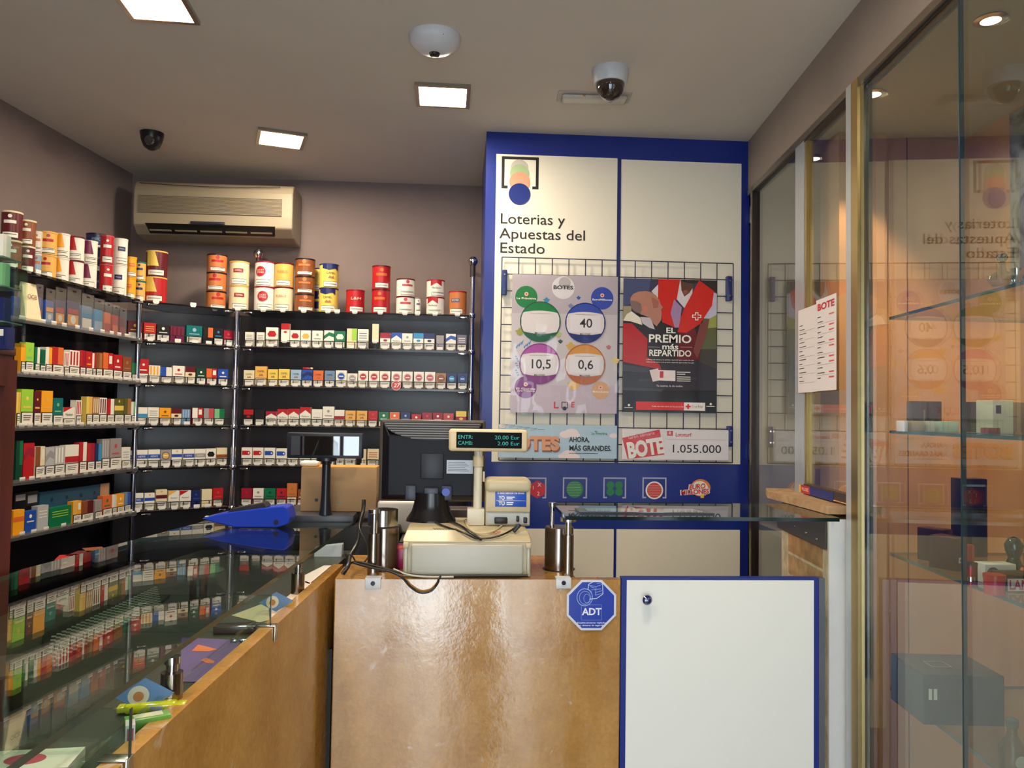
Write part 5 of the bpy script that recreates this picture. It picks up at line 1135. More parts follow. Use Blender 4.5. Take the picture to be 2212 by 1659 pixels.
def arrows(b, c, th):
    for pts in (((414, 1408), (428, 1394), (470, 1404), (452, 1409)), ((434, 1428), (446, 1423), (464, 1430), (462, 1435), (446, 1434))):
        qs = [PZ(u, v, DZ) for u, v in pts][::-1]; b.add([(q.x - c.x, q.y - c.y, th + .0004) for q in qs], [tuple(range(len(qs)))], mat((216, 108, 60), .5))


flat('card_sheet', 'purple card sheet with two orange shapes inside the glass counter', 'card', [(392, 1378), (522, 1384), (478, 1448), (436, 1474), (388, 1474)], mat((98, 72, 132), .5), .0012, DZ, arrows)
flat('paper_sheet', 'pinkish white paper lying by the far stone edge of the glass counter', 'paper', [(585, 1320), (660, 1256), (676, 1262), (588, 1345), (585, 1345)], mat((226, 200, 190), .6))
flat('paper_sheet', 'pale paper with pink stripe at the far end of the glass counter', 'paper', [(640, 1252), (700, 1222), (716, 1222), (668, 1262)], mat((224, 206, 204), .6))
flat('paper_sheet', 'cream paper under the glass in front of the small card stand', 'paper', [(500, 1330), (580, 1300), (582, 1340), (560, 1345)], mat((176, 164, 130), .6))
for lbl, u, v, w_, h_ in (('blue diamond price card with round cream sticker by the near standoff', 312, 1540, .075, .052), ('small blue diamond price card by the far standoff', 596, 1322, .07, .045)):
    p = PZ(u, v, DZ); b = MB(); b.poly([(-w_ * .55, h_ * .5), (0, 0), (w_ * .55, h_ * .5), (0, h_)], mat((96, 132, 176), .5), 0); b.poly([(w_ * .55, h_ * .5), (0, 0), (-w_ * .55, h_ * .5), (0, h_)], mat((96, 132, 176), .5), 0, .001); b.disc(-w_ * .12, h_ * .5, w_ * .2, mat((214, 204, 180), .5)).disc(-w_ * .12, h_ * .48, w_ * .1, mat((190, 120, 60), .5), 2)
    tag(b.build('price_card', None, (p.x, p.y, DZ + .0005), .25), lbl, 'price card')
p = PZ(330, 1538, DZ); t = thing('candy_pack', 'bright yellow foil sweet pack inside the glass counter by the near standoff', 'sweet pack', (p.x, p.y, DZ), .12)
b = MB(); b.rbox(-.04, .035, -.01, .012, .0, .016, .006, mat((206, 206, 30), .15, coat=.6), 3).rbox(-.05, -.038, -.008, .01, .003, .012, .002, mat((190, 190, 30), .2)).rbox(.033, .048, -.009, .011, .002, .013, .002, mat((190, 190, 30), .2)); b.build('wrapper', t); MB().rbox(-.002, .016, -.012, -.009, .004, .012, .001, mat((170, 170, 190), .3)).build('label_patch', t)
p = PZ(318, 1572, DZ); t = thing('sweet_box', 'small green carton below the yellow foil pack', 'box', (p.x, p.y, DZ), .5)
MB().rbox(-.03, .03, -.013, .013, 0, .018, .002, mat((104, 158, 66), .35)).build('carton', t); MB().box(-.018, .02, -.008, .008, .0182, .0186, mat((204, 200, 170), .4)).build('label_patch', t)
p = PZ(280, 1612, DZ); tag(MB().box(-.006, .006, -.012, .012, 0, .032, mat((190, 186, 184), .4)).rect(-.004, .004, .006, .028, mat((120, 60, 90), .4), 1, -.012).build('sweet_box', None, (p.x, p.y, DZ), .4), 'upright white and pink carton against the near cross pane', 'box')
p = PZ(90, 1659, DZ); b = MB(); b.box(-.06, .05, -.03, .03, 0, .02, mat((206, 206, 188), .4)); b.add([(.024 * math.cos(i * PI / 14) - .01, .016 * math.sin(i * PI / 14), .0204) for i in range(28)], [tuple(range(28))], mat((176, 66, 84), .4))
tag(b.build('sweet_box', None, (p.x, p.y - .02, DZ), .1), 'white carton with pink oval at the bottom left edge of the photo', 'box')
p = PZ(510, 1364, DZ); t = thing('chrome_case', 'shiny brown and chrome lighter case inside the glass counter', 'lighter case', (p.x, p.y, DZ), .08)
MB().rbox(-.042, .04, -.02, .02, 0, .014, .003, mat((86, 72, 66), .2)).build('case', t); MB().rbox(-.043, .041, -.021, -.012, .012, .016, .002, CHROME).build('chrome_strip', t)
for k, (u, v) in enumerate(((505, 1388), (524, 1386), (545, 1384))):
    p = PZ(u, v, DZ); tag(MB().rbox(-.007, .007, -.005, .005, 0, .006, .002, CHROME).build('chrome_lighter', None, (p.x, p.y, DZ), .1), ['leftmost', 'middle', 'rightmost'][k] + ' of three tiny chrome lighters below the brown case', 'lighter', 'tiny chrome lighters')
p = PZ(715, 1200, DZ); t = thing('paper_stack', 'bluish white folded paper stack at the far end below the glass', 'paper stack', (p.x, p.y, DZ), .02)
MB().hull8([(-.05, -.02, 0), (.035, -.02, 0), (.035, .03, 0), (-.03, .03, 0), (-.048, -.012, .03), (.036, -.012, .036), (.036, .03, .036), (-.02, .03, .03)], mat((188, 192, 204), .5)).build('folded_sheets', t)
# stock lying under the glass at the back, seen dimly
for k, (u, v, c_, nm) in enumerate(((160, 1215, 'maroon', 'dark red'), (140, 1224, 'red', 'red'), (210, 1205, 'brown', 'brown'))):
    p = PZ(u, v, DZ); tag(pack(.055, .02, c_, 'white', 'crest', .085).build('cigarette_carton', None, (p.x, p.y, DZ), .3 * k), f'{nm} carton lying under the back edge of the counter glass', 'carton')

# rear counter block with dark platform, boxes, terminal
ZP = ZG - .012
t = thing('rear_counter', 'dark low back counter behind the glass counter', 'counter', (-.55, 2.70, 0)); MB().box(-.33, .35, 0, .38, 0, ZP, mat((50, 46, 46), .5)).build('body', t)
pu0 = PY(598, 1115, 2.70).x; pu1 = PY(764, 1110, 2.70).x
tag(MB().rbox(pu0, pu1, 0, .3, 0, .034, .004, mat((56, 58, 66), .35)).build('platform', None, (0, 2.705, ZP + .001)), 'dark grey flat cash tray platform under the cardboard box', 'platform')
ZQ = ZP + .0355
YB = 2.80; bx0_, bz1_ = A(651, 1008, YB); bx1_, _ = A(812, 1100, YB); bz0_ = ZQ
t = thing('cardboard_box', 'tan cardboard box with orange lit top edge behind the small customer screen', 'box', ((bx0_ + bx1_) / 2, YB, ZQ)); hw = (bx1_ - bx0_) / 2; hh = bz1_ - ZQ
MB().rbox(-hw, hw, 0, .12, 0, hh - .002, .002, mat((170, 136, 98), .7, noise=.08)).build('carton', t)
MB().box(-hw + .002, hw - .002, .002, .118, hh - .0018, hh + .0, mat((206, 150, 70), .6)).build('lit_top', t)  # light falling on the box top is put into this orange
MB().cyl((-hw + .055, -.002, .04), .006, .003, BLACK, 12, 'y').build('cut_hole', t)
MB().rbox(.0, .006, -.0015, .0, .03, .036, .0005, mat((70, 150, 140), .4)).build('sticker_dot', t)
p = A(668, 1004, YB + .02); tag(MB().rbox(-.032, .032, 0, .06, 0, .018, .008, mat((250, 246, 232), .4), 3).build('paper_roll', None, (p[0], YB + .01, ZQ + hh + .0005)), 'bright white paper pad on the left end of the cardboard box', 'paper pad')
YS = 2.72; su0, sz1_ = A(622, 934, YS); su1, sz0_ = A(784, 991, YS); su = (su0 + su1) / 2
t = thing('customer_screen', 'small black customer screen on a flared pole before the cardboard box', 'screen', (PY(703, 1100, YS).x, YS, ZQ))
b = MB(); b.rbox(su0 - t.location.x, su1 - t.location.x, -.012, .02, sz0_ - ZQ, sz1_ - ZQ, .005, mat((34, 38, 52), .35)).build('bezel', t)
b = MB(); n = 10; q0 = A(631, 942, YS)[0] - t.location.x; q1 = A(776, 983, YS)[0] - t.location.x; zl0, zl1 = A(700, 983, YS)[1] - ZQ, A(700, 942, YS)[1] - ZQ; vs = []
for i in range(n + 1):
    s_ = i / n; vs += [(q0 + (q1 - q0) * s_, -.0125 - .006 * math.sin(PI * s_), zl0), (q0 + (q1 - q0) * s_, -.0125 - .009 * math.sin(PI * s_), zl1)]
b.add(vs, [(2 * i, 2 * i + 2, 2 * i + 3, 2 * i + 1) for i in range(n)], mat((6, 7, 10), .03, spec=1.0, coat=1.0), True); b.build('glossy_display', t)
zz = sz0_ - ZQ
MB().lathe([(.022, 0), (.019, .02), (.015, .07), (.0145, zz - .02), (.017, zz - .018), (.018, zz - .012), (.034, zz - .008), (.034, zz + .002)], mat((28, 30, 40), .3), n=28).build('pole', t)

YT = 2.56; tu = PY(533, 1111, YT).x
t = thing('card_terminal', 'bright blue sloping card payment terminal lying on the far glass top', 'payment terminal', (tu, YT, ZG + .001), -.02)
cc = [(435, 1092), (460, 1100), (508, 1111), (600, 1111), (624, 1103), (628, 1090), (622, 1068), (614, 1064), (560, 1070), (500, 1078), (470, 1083)]
pts = [(A(u, v, YT)[0] - tu, A(u, v, YT)[1] - ZG) for u, v in cc]; mn = min(q[1] for q in pts); pts = [(x, z - mn) for x, z in pts]
bl = mat((26, 62, 190), .22, noise=.03); b = MB(); n = len(pts)
b.add([(x, 0, z) for x, z in pts] + [(x, .085, z) for x, z in pts], [tuple(range(n)), tuple(range(2 * n - 1, n - 1, -1))] + [(i, n + i, n + (i + 1) % n, (i + 1) % n) for i in range(n)], bl)
b.build('shell', t, bevel=.004)
b = MB(); b.cyl((pts[3][0] - .004, -.002, .018), .008, .003, mat((10, 20, 60), .4), 16, 'y'); b.build('screw_recess', t)
b = MB(); b.hull8([(pts[10][0] + .02, .01, pts[10][1] - .001), (pts[8][0] + .02, .01, pts[8][1] + .004), (pts[8][0] + .02, .075, pts[8][1] + .004), (pts[10][0] + .02, .075, pts[10][1] - .001), (pts[10][0] + .04, .014, pts[10][1] + .016), (pts[8][0] + .01, .014, pts[8][1] + .016), (pts[8][0] + .01, .07, pts[8][1] + .016), (pts[10][0] + .04, .07, pts[10][1] + .016)], mat((40, 42, 50), .25)); b.build('keypad_cover', t)
p = PZ(470, 1115, ZG); tag(MB().box(-.035, .045, -.01, .01, 0, .002, mat((226, 222, 210), .5)).build('paper_slip', None, (p.x, p.y - .02, ZG + .0005), .05), 'thin white paper slip under the tip of the blue terminal', 'paper')
# things behind the monitor
YW = 2.75; u0, z1_ = A(815, 1082, YW); u1, z0_ = A(905, 1130, YW)
tag(MB().rbox(0, u1 - u0, 0, .12, 0, z1_ - 1.13, .012, mat((200, 200, 198), .4), 3).build('router_box', None, (u0, YW, 1.13)), 'pale grey rounded device behind the monitor stand, left side', 'device')
u0, z1_ = A(965, 1085, YW); u1, z0_ = A(1030, 1130, YW)
tag(MB().rbox(0, u1 - u0, 0, .1, 0, .085, .006, mat((70, 60, 58), .5), 3).build('desk_tray', None, (u0, YW, 1.131)), 'dark slim tray behind the monitor stand, right side', 'tray')
t = MB().lathe([(.02, -.012), (.032, -.012), (.032, .012), (.02, .012)], mat((210, 206, 196), .4), (0, 0, 0), 30, 'y', cap=False); p = A(990, 1112, 2.62); tag(t.build('tape_roll', None, (p[0], 2.62, 1.163)), 'white paper roll behind the foot of the price display', 'paper roll')
tag(MB().box(-.05, .24, 0, .28, 0, 1.13, mat((60, 54, 50), .5)).build('back_desk', None, (-.14, 2.58, 0)), 'dark low desk behind the stone register counter', 'desk')

# wooden cabinet at the left
wx, wy = -1.03, 1.88
t = thing('wooden_cabinet', 'reddish brown wooden cabinet cut by the left edge of the photo', 'cabinet', (wx - .25, wy, 0))
cz = 1.685
MB().box(-.25, .25, -.5, 0, 0, cz - .02, REDWOOD).build('carcass', t); MB().rbox(-.255, .255, -.505, .004, cz - .02, cz, .003, REDWOOD).build('top_board', t)
b = MB()
b.box(.251, .262, -.49, -.44, .1, cz - .03, REDWOOD).box(.251, .262, -.05, -.003, .1, cz - .03, REDWOOD).box(.251, .262, -.44, -.05, cz - .09, cz - .03, REDWOOD).box(.251, .262, -.44, -.05, .1, .16, REDWOOD); b.build('side_moulding', t)
# acrylic rack with cartons on the cabinet
Y4 = 1.80
RZ = -.9
for k, (u0, v0, u1, v1, main, acc, kd, nm, lab) in enumerate((
        (-60, 705, 14, 754, 'navy', 'red', 'split', 'candy_box', 'navy red and white carton lying directly on the wooden cabinet'),
        (-60, 640, 6, 692, 'navy', 'white', 'lines', 'candy_box', 'navy carton in the middle of the acrylic rack'),
        (-60, 565, 4, 615, 'lgreen', 'white', 'crest', 'candy_box', 'green carton in the upper part of the acrylic rack'),
        (-60, 503, 6, 552, 'white', 'black', 'stripes', 'candy_box', 'black and white striped pack on top of the acrylic rack'))):
    x0, z1_ = A(u0, v0, Y4); x1, z0_ = A(u1, v1, Y4); w = x1 - x0
    o = pack(w, z1_ - z0_, main, acc, kd, .03).build(nm, None, ((x0 + x1) / 2, Y4, z0_)); tag(o, lab, 'carton', None)
    if k: MB().box(-w / 2 - .004, w / 2 + .004, -.006, .07, -.004, -.001, PLASTIC, EDGE_LT).build('rack_tier', o)
x0, z1_ = A(18, 560, Y4); rk = thing('acrylic_rack', 'clear acrylic tiered rack standing on the wooden cabinet', 'rack', (x0, Y4, cz + .001))
MB().box(-.15, -.002, .076, .079, 0, .24, GLASS).box(-.002, .001, -.006, .079, 0, .24, GLASS).build('panels', rk)

# ------------------------------------------------------------------ partition with glass panes on the right
PA = -PI / 2 - math.atan(.09)                                     # canvas facing the shop
P0 = (1.20, 3.22, 0); PNn = (1, -.09, 0)


def part_y(px, py=900): return PN(px, py, P0, PNn).y


def along(y0, y1, d0, d1, z0, z1, m_, side=None, b=None):
    b = b or MB(); b.prism([(xp(y0) + d0, y0), (xp(y0) + d1, y0), (xp(y1) + d1, y1), (xp(y1) + d0, y1)], z0, z1, m_, side); return b


yA, yB0, yB1, yC1, yC0 = 3.16, part_y(1722), part_y(1741), part_y(1838), part_y(1863)
DKM = mat((70, 62, 60), .3, .7)
o = along(yA - .02, yA, -.01, .02, 0, 2.5, BRASS); along(yA - .035, yA - .02, -.012, .02, 0, 2.5, DKM, None, o); struct(o.build('trim_6'))
o = along(yB1, yB0, -.008, .02, 1.30, 2.5, mat((190, 196, 204), .3, .5), None); struct(o.build('trim_7'))
t = thing('partition_post', 'tall chrome and tarnished brass post of the glass partition, reaching the floor', 'post', (xp(yC0), yC0, 0)); lx, ly = xp(yC0), yC0


def al2(y0, y1, d0, d1, z0, z1, m_):
    return MB().prism([(xp(y0) + d0 - lx, y0 - ly), (xp(y0) + d1 - lx, y0 - ly), (xp(y1) + d1 - lx, y1 - ly), (xp(y1) + d0 - lx, y1 - ly)], z0, z1, m_)


ym = yC0 + (yC1 - yC0) * .55
al2(yC0, ym, -.014, .02, 0, 2.5, BRASS).build('brass_profile', t); al2(ym + .001, yC1, -.014, .02, 0, 2.5, mat((196, 202, 208), .3, .4)).build('chrome_profile', t)
al2(yC0 - .022, yC0 - .001, -.004, .02, 0, 2.5, mat((168, 176, 186), .15, 1.0)).build('inner_profile', t)
# window frame in the middle bay
t = thing('window_frame', 'small framed window pane above the brick wall, between chrome posts', 'window', (xp(yB1), yB1, 1.31)); lx, ly = xp(yB1), yB1; zr = 1.335 - 1.31
al2(yC1 + .002, yB1 - .002, -.008, .018, 0, zr, mat((92, 78, 66), .35, .6)).build('bottom_rail', t)
al2(yC1 + .002, yB1 - .002, -.008, .018, 1.16, 1.185, DKM).build('top_rail', t)
al2(yB1 - .02, yB1 - .002, -.006, .018, zr, 1.16, BRASS).build('side_rail', t)
al2(yC1 + .002, yC1 + .014, -.006, .018, zr, 1.16, DKM).build('side_rail', t)
al2(yC1 + .014, yB1 - .02, .003, .008, zr, 1.16, GLASS_CASE).build('pane', t)
t = thing('partition_glass', 'tall fixed glass panel next to the blue lottery unit', 'glass panel', (xp(yB0), yB0, 0)); lx, ly = xp(yB0), yB0
al2(yB0 + .002, yA - .036, .003, .009, .02, 2.5, GLASS_CASE).build('pane', t)
# track under the beam
o = along(SHOP_Y, 3.2, -.012, .03, 2.478, 2.499, mat((126, 116, 104), .35, .7)); along(SHOP_Y, 3.2, .0, .014, 2.470, 2.478, BLACK, None, o); struct(o.build('trim_8'))
# low brick wall
yn, yf = 2.20, 2.62; xw = PY(1790, 1110, yn).x; dW = xw - xp(yn)
t = thing('low_brick_wall', 'low broken brick wall with white plastered end below the window frame', 'low wall', (xw, yn, 0)); lx, ly = xw, yn
al2(yn + .006, yf, dW, .05, 0, 1.262, BRICK).build('brick_body', t)
al2(yn - .004, yn + .0055, dW, .05, 0, 1.262, mat((216, 218, 218), .6, noise=.03, bump=.05)).build('plaster_end', t)
b = MB(); pl_ = [(xp(yn - .01) + dW - .008, yn - .012), (xp(yn) + .10, yn - .012), (xp(yf) + .12, yf + .1), (xp(2.75) + dW - .02, 2.74), (xp(yf) + dW - .05, yf)]
b.prism([(x - lx, y - ly) for x, y in pl_], 1.2775, 1.30, wood_mat('rough_chipboard', (150, 116, 82), (186, 156, 118), 30, (1, 1, 1), .8)); b.build('ledge_board', t, bevel=.003)
st_ = MB(); st_.prism([(xp(y_) + dW - d_ - lx, y_ - ly) for y_, d_ in ((yn + .01, .001), (yn + .01, .006), (yf + .03, .006), (yf + .03, .001))][::-1], 1.175, 1.255, mat((88, 84, 86), .4, .7)); st_.build('steel_plate', t)
for y_, z_ in ((2.27, 1.195), (2.36, 1.2), (2.47, 1.205), (2.55, 1.21)): MB().lathe([(.004, 0), (.003, -.004)], CHROME, (xp(y_) + dW - .007 - lx, y_ - ly, z_), 12, 'x').build('bolt', t)
# notices stuck on the window pane


def notice(u0, v0, u1, v1, label, head, rows, hc):
    p, q = PN(u0, v0, P0, PNn), PN(u1, v1, P0, PNn); w = math.hypot(p.x - q.x, p.y - q.y); h = p.z - q.z; b = MB(); b.box(0, w, 0, .0006, 0, h, mat((226, 220, 222), .5, noise=.02))
    if head: b.text(head, w * .5, h * .91, h * .1, mat((190, 40, 56), .5), 2, 0, .03, width=w * .84)
    for i in range(rows):
        z = h * (.80 - .72 * i / rows); b.rect(w * .08, w * (.25 + .1 * (i % 3)), z, z + h * .008, INK); b.rect(w * .08, w * .9, z - h * .02, z - h * .018, mat((120, 110, 112), .5)) if i % 2 else None
        if hc and i % 3 != 1: b.rect(w * .66, w * .9, z, z + h * .014, mat((214, 90, 80), .5))
    return tag(b.build('paper_notice', None, (p.x - .012, p.y, q.z), PA), label, 'notice')


notice(1732, 672, 1772, 846, 'plain white list taped on the window pane, left sheet', '', 14, False)
notice(1771, 650, 1815, 842, 'white list headed BOTE in red taped on the window pane, right sheet', 'BOTE', 13, True)
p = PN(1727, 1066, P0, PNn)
b = MB(); b.rect(0, .10, 0, .026, mat((190, 40, 50), .4)).rect(0, .02, 0, .026, mat((222, 180, 50), .4), 2).rect(.10, .30, 0, .026, mat((30, 50, 120), .4)).text('MILLONES', .06, .013, .016, WHITE, 3, width=.06)  # coloured strip painted for the reflection below the rail
tag(b.build('rail_reflection', None, (p.x - .010, p.y - .02, 1.3035), PA), 'red and blue strip painted as a reflection under the window frame rail', 'sticker')

# ------------------------------------------------------------------ display case behind the partition
CZ = 2.47
YE = 2.45; xJ = PY(2083, 400, YE).x; xo0 = PY(1803, 400, YE).x; xo1 = PY(1905, 400, YE).x
struct(MB().box(xo0, xo1, YE - .03, YE + .1, 0, CZ, ORWOOD).build('trim_9'))
b = MB(); b.box(xo1, xJ, YE, YE + .1, 0, CZ, ORWOOD)
for u in (1958,): gxx = PY(u, 400, YE).x; b.box(gxx, gxx + .003, YE - .002, YE, 0, CZ, mat((120, 72, 44), .6))
struct(b.build('trim_10'))
rx = lambda y: xJ + (y - YE) * .09
struct(MB().prism([(rx(.3), .3), (rx(.3) + .1, .3), (rx(YE + .1) + .1, YE + .1), (rx(YE + .1), YE + .1)], 0, CZ, ORWOOD).build('wall_case_right'))
struct(MB().prism([(xp(.3) + .03, .3), (2.2, .3), (2.2, 4.0), (xp(3.24) + .03, 3.24)], CZ, CZ + .02, mat((190, 176, 156), .7)).build('trim_11'))
struct(MB().box(xp(.3) + .01, 2.2, .27, .3, 0, ZC, WALLP).build('trim_12'))
struct(MB().box(xp(3.24) + .03, 2.2, 3.24, 3.30, 0, CZ, mat((196, 182, 176), .6)).build('trim_13'))
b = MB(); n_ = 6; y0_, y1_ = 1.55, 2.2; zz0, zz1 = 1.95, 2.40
t = thing('reflection_panel', 'grey panel painted as a reflection on the right inner side of the display case', 'panel', (rx(2.2) - .004, 2.2, zz0)); w = .8  # grey swirls painted in place of a poster mirrored in the case
mm = bpy.data.materials.new('grey_reflection'); mm.use_nodes = True; nt = mm.node_tree; tc = nt.nodes.new('ShaderNodeTexCoord'); wv = nt.nodes.new('ShaderNodeTexNoise'); wv.inputs['Scale'].default_value = 5; wv.inputs['Distortion'].default_value = 4; rp = nt.nodes.new('ShaderNodeValToRGB')
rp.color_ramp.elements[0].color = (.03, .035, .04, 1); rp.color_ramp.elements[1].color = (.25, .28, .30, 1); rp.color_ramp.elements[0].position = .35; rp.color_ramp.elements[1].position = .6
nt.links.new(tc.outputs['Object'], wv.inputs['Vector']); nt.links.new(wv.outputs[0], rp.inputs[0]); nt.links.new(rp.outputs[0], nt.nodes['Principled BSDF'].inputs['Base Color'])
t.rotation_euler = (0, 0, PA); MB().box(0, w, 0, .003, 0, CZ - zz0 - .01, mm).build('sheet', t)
# glass front of the case
y2 = PN(2075, 900, P0, PNn).y
for k, (a_, b_, lab) in enumerate(((y2 + .002, yC0 - .024, 'front glass pane of the display case beside the brass post'), (.31, y2 - .002, 'front glass pane of the display case nearest the viewer'))):
    t = thing('case_glass', lab, 'glass pane', (xp(a_), a_, 0)); lx, ly = xp(a_), a_
    MB().prism([(xp(y_) + d_ - lx, y_ - ly) for y_, d_ in ((a_, .002), (a_, .012), (b_, .012), (b_, .002))], .12, 2.468, GLASS_CASE).build('pane', t)
    e_ = a_
    if k == 0: MB().box(.0015, .0125, e_ - ly - .0012, e_ - ly + .0012, .12, 2.468, mat((40, 62, 72), .15)).build('pane_edge', t)
struct(along(.3, yC0 - .024, .0, .03, 0, .118, ALU).build('baseboard_right'))
zs = [1.83, 1.52, 1.19, .83]; yE2 = 2.075
for k, z in enumerate(zs):
    y0_, y1_ = .4, yE2
    t = thing('case_shelf', ['uppermost', 'second', 'third', 'lowest'][k] + ' glass shelf inside the display case', 'shelf', (xp(y0_), y0_, z), 0, 'glass shelves in the display case'); lx, ly = xp(y0_), y0_
    d0 = PN(1920, 930, (1.27, 3.22, 0), PNn).x - xp(PN(1920, 930, (1.27, 3.22, 0), PNn).y)
    MB().prism([(xp(y0_) + d0 - lx, 0), (rx(y0_) - .003 - lx, 0), (rx(y1_) - .003 - lx, y1_ - ly), (xp(y1_) + d0 - lx, y1_ - ly)], -.008, 0, GLASS, mat((58, 84, 86), .15)).build('glass_plate', t)
    for yy in (1.3, 1.85): MB().cyl((rx(yy) - .006 - lx, yy - ly, -.014), .006, .005, CHROME, 12).build('shelf_pin', t)


def spot(u, v, z, lab, w, aim):
    p = PZ(u, v, z); p.x = max(p.x, xp(p.y) + .045); t = thing('case_spotlight', lab, 'spotlight', (p.x, p.y, CZ), 0, 'small round spotlights')
    MB().lathe([(.034, 0), (.036, -.004), (.026, -.006)], CHROME, n=28).build('trim_ring', t)
    MB().lathe([(.022, -.003), (.0215, -.006)], mat((255, 236, 200), .3, noise=0, emit=12), n=24).build('lens', t)
    l = bpy.data.lights.new('spot_lamp', 'SPOT'); l.energy = w; l.color = (1, .74, .46); l.spot_size = 1.2; l.spot_blend = .5; l.shadow_soft_size = .02
    o = bpy.data.objects.new('spot_lamp', l); COL.objects.link(o); o.location = (p.x, p.y, CZ - .01); o.rotation_euler = Vector(aim).to_track_quat('-Z', 'Y').to_euler()


spot(1868, 200, CZ, 'small bright halogen spotlight in the display case beside the brass post', 40, (.12, .42, -1))
spot(1757, 340, CZ, 'small bright halogen spotlight seen through the window frame', 25, (.1, .1, -1))


spot(2140, 40, CZ, 'added halogen spotlight brightening the near part of the display case', 40, (.1, .5, -1))  # extra lamp, added to brighten the case interior


def cbox(name, label, u0, v0, u1, v1, y, zs_, m_, deco=None, d=.06, rz=0., grp=None, cat='box', bev=.002):
    x0, z1_ = A(u0, v0, y); x1, z0_ = A(u1, v1, y); w, h = x1 - x0, z1_ - z0_; b = MB(); b.rbox(-w / 2, w / 2, 0, d, 0, h, min(bev, h * .2), m_)
    if deco: deco(b, w, h)
    return tag(b.build(name, None, ((x0 + x1) / 2, y, zs_ + .0006), rz), label, cat, grp)


dg = mat((58, 58, 64), .2); G_ = 'dark lighter cases'
for k, (u0, u1) in enumerate(((1972, 2003), (2006, 2035), (2092, 2134))):
    o = cbox('lighter_case', ['leftmost', 'middle', 'rightmost'][k] + ' of the dark grey upright cases on the case shelf', u0, 866, u1, 932, 1.93, 1.52, dg, None, .03, 0, G_, 'case'); w = .05
    MB().box(.008, .013, -.001, .0, .01, .055, CHROME).build('chrome_edge', o)
for k, (u0, u1, c_) in enumerate(((1950, 1962, (190, 190, 196)), (1970, 1998, (170, 150, 140)), (2005, 2020, (200, 196, 190)), (2030, 2072, (180, 196, 190)))):
    cbox('small_carton', ['first', 'second', 'third', 'fourth'][k] + ' small pale carton from the left, before the dark cases', u0, 906, u1, 930, 1.85, 1.52, mat(c_, .35), None, .03, 0, 'small pale cartons on the case shelf')
cbox('gift_box', 'white box with dark square on the second case shelf', 2144, 852, 2190, 925, 1.75, 1.52, mat((206, 202, 186), .35), lambda b, w, h: b.rect(-w * .35, -w * .1, h * .6, h * .85, mat((44, 44, 70), .4)), .06)
cbox('gift_box', 'brown box beside the white one on the second case shelf', 2193, 856, 2240, 925, 1.75, 1.52, mat((140, 104, 76), .4), None, .06)
cbox('gift_box', 'small crimson carton lying under the white box on the case shelf', 2136, 918, 2162, 932, 1.70, 1.52, mat((130, 30, 50), .4), None, .03)
cbox('tall_packaging', 'tall navy packaging standing on the third case shelf', 2078, 995, 2134, 1165, 2.0, 1.19, mat((24, 28, 58), .3), lambda b, w, h: b.rect(-w * .4, w * .4, h * .9, h * .93, mat((120, 130, 150), .4)), .05)
for k, (u0, u1) in enumerate(((2032, 2066), (2058, 2104))):
    o = cbox('cigar_case', ['left', 'right'][k] + ' dark cigar box tilted toward the glass, third case shelf', u0, 1128, u1, 1200, 1.92 - .10 * k, 1.19, mat((52, 24, 34), .3), lambda b, w, h: (b.rect(-w * .42, w * .42, h * .25, h * .42, WHITE), b.rect(-w * .3, w * .3, h * .3, h * .36, INK, 2)), .07, .5, None, 'cigar box')
cbox('box_base', 'dark grey stand under the tilted cigar boxes', 2015, 1172, 2075, 1206, 1.95, 1.19, mat((66, 62, 60), .5), None, .06, 0, None, 'stand')
t = cbox('tall_carton', 'red and orange tall carton beside the lidded red can', 2090, 1150, 2106, 1210, 1.8, 1.19, mat((176, 60, 40), .4), lambda b, w, h: b.rect(-w / 2, w / 2, h * .0, h * .4, mat((200, 160, 60), .4)), .02)
p = A(2096, 1245, 1.66); t = thing('red_can', 'small red and silver can on the third case shelf', 'can', (p[0], 1.66, 1.19)); MB().lathe([(.014, 0.001), (.014, .045)], mat((176, 24, 44), .2, .6), n=24).build('can', t); MB().lathe([(.0143, .012), (.0143, .022)], CHROME, n=24, cap=False).build('silver_band', t); MB().cyl((0, 0, .045), .0145, .006, BLACK, 24).build('lid', t)
p = A(2148, 1262, 1.58); t = thing('red_jar', 'squat red plastic jar on the third case shelf', 'jar', (p[0], 1.58, 1.19)); MB().lathe([(.019, .001), (.020, .034)], mat((206, 44, 44), .25), n=28).build('jar', t); MB().cyl((0, 0, .034), .021, .008, mat((190, 34, 38), .3), 28).build('lid', t)
cbox('candy_carton', 'white and purple carton behind the red jar', 2128, 1198, 2196, 1240, 1.68, 1.19, mat((220, 214, 216), .35), lambda b, w, h: b.disc(-w * .25, h * .5, h * .35, mat((84, 50, 120), .4)), .04)
cbox('candy_carton', 'black topped white carton reading AND near the right edge', 2176, 1216, 2250, 1252, 1.60, 1.19, mat((30, 24, 24), .35), lambda b, w, h: (b.rect(-w * .5, w * .5, h * .05, h * .8, mat((214, 206, 206), .4)), b.text('LAND', -.004, h * .4, h * .8, mat((190, 30, 44), .4), 2, 0, .03, width=w * .8)), .06)
random.seed(3)
p = A(2190, 1170, 1.75); t = thing('bottle_figurine', 'dark green glass ornament with orange beads, third case shelf', 'ornament', (p[0], 1.75, 1.19)); MB().lathe([(.02, .001), (.022, .02), (.012, .045), (.018, .062), (.02, .075), (.012, .09), (.001, .094)], mat((20, 54, 56), .08, coat=1), n=24).build('body', t)
for k in range(8): a_ = k * .8; MB().lathe([(.001, -.007), (.005, -.005), (.007, 0), (.005, .005), (.001, .007)], mat((196, 90, 50), .2), (.026 * math.cos(a_), .026 * math.sin(a_), .01 + .006 * (k % 4)), 12).build('bead', t)
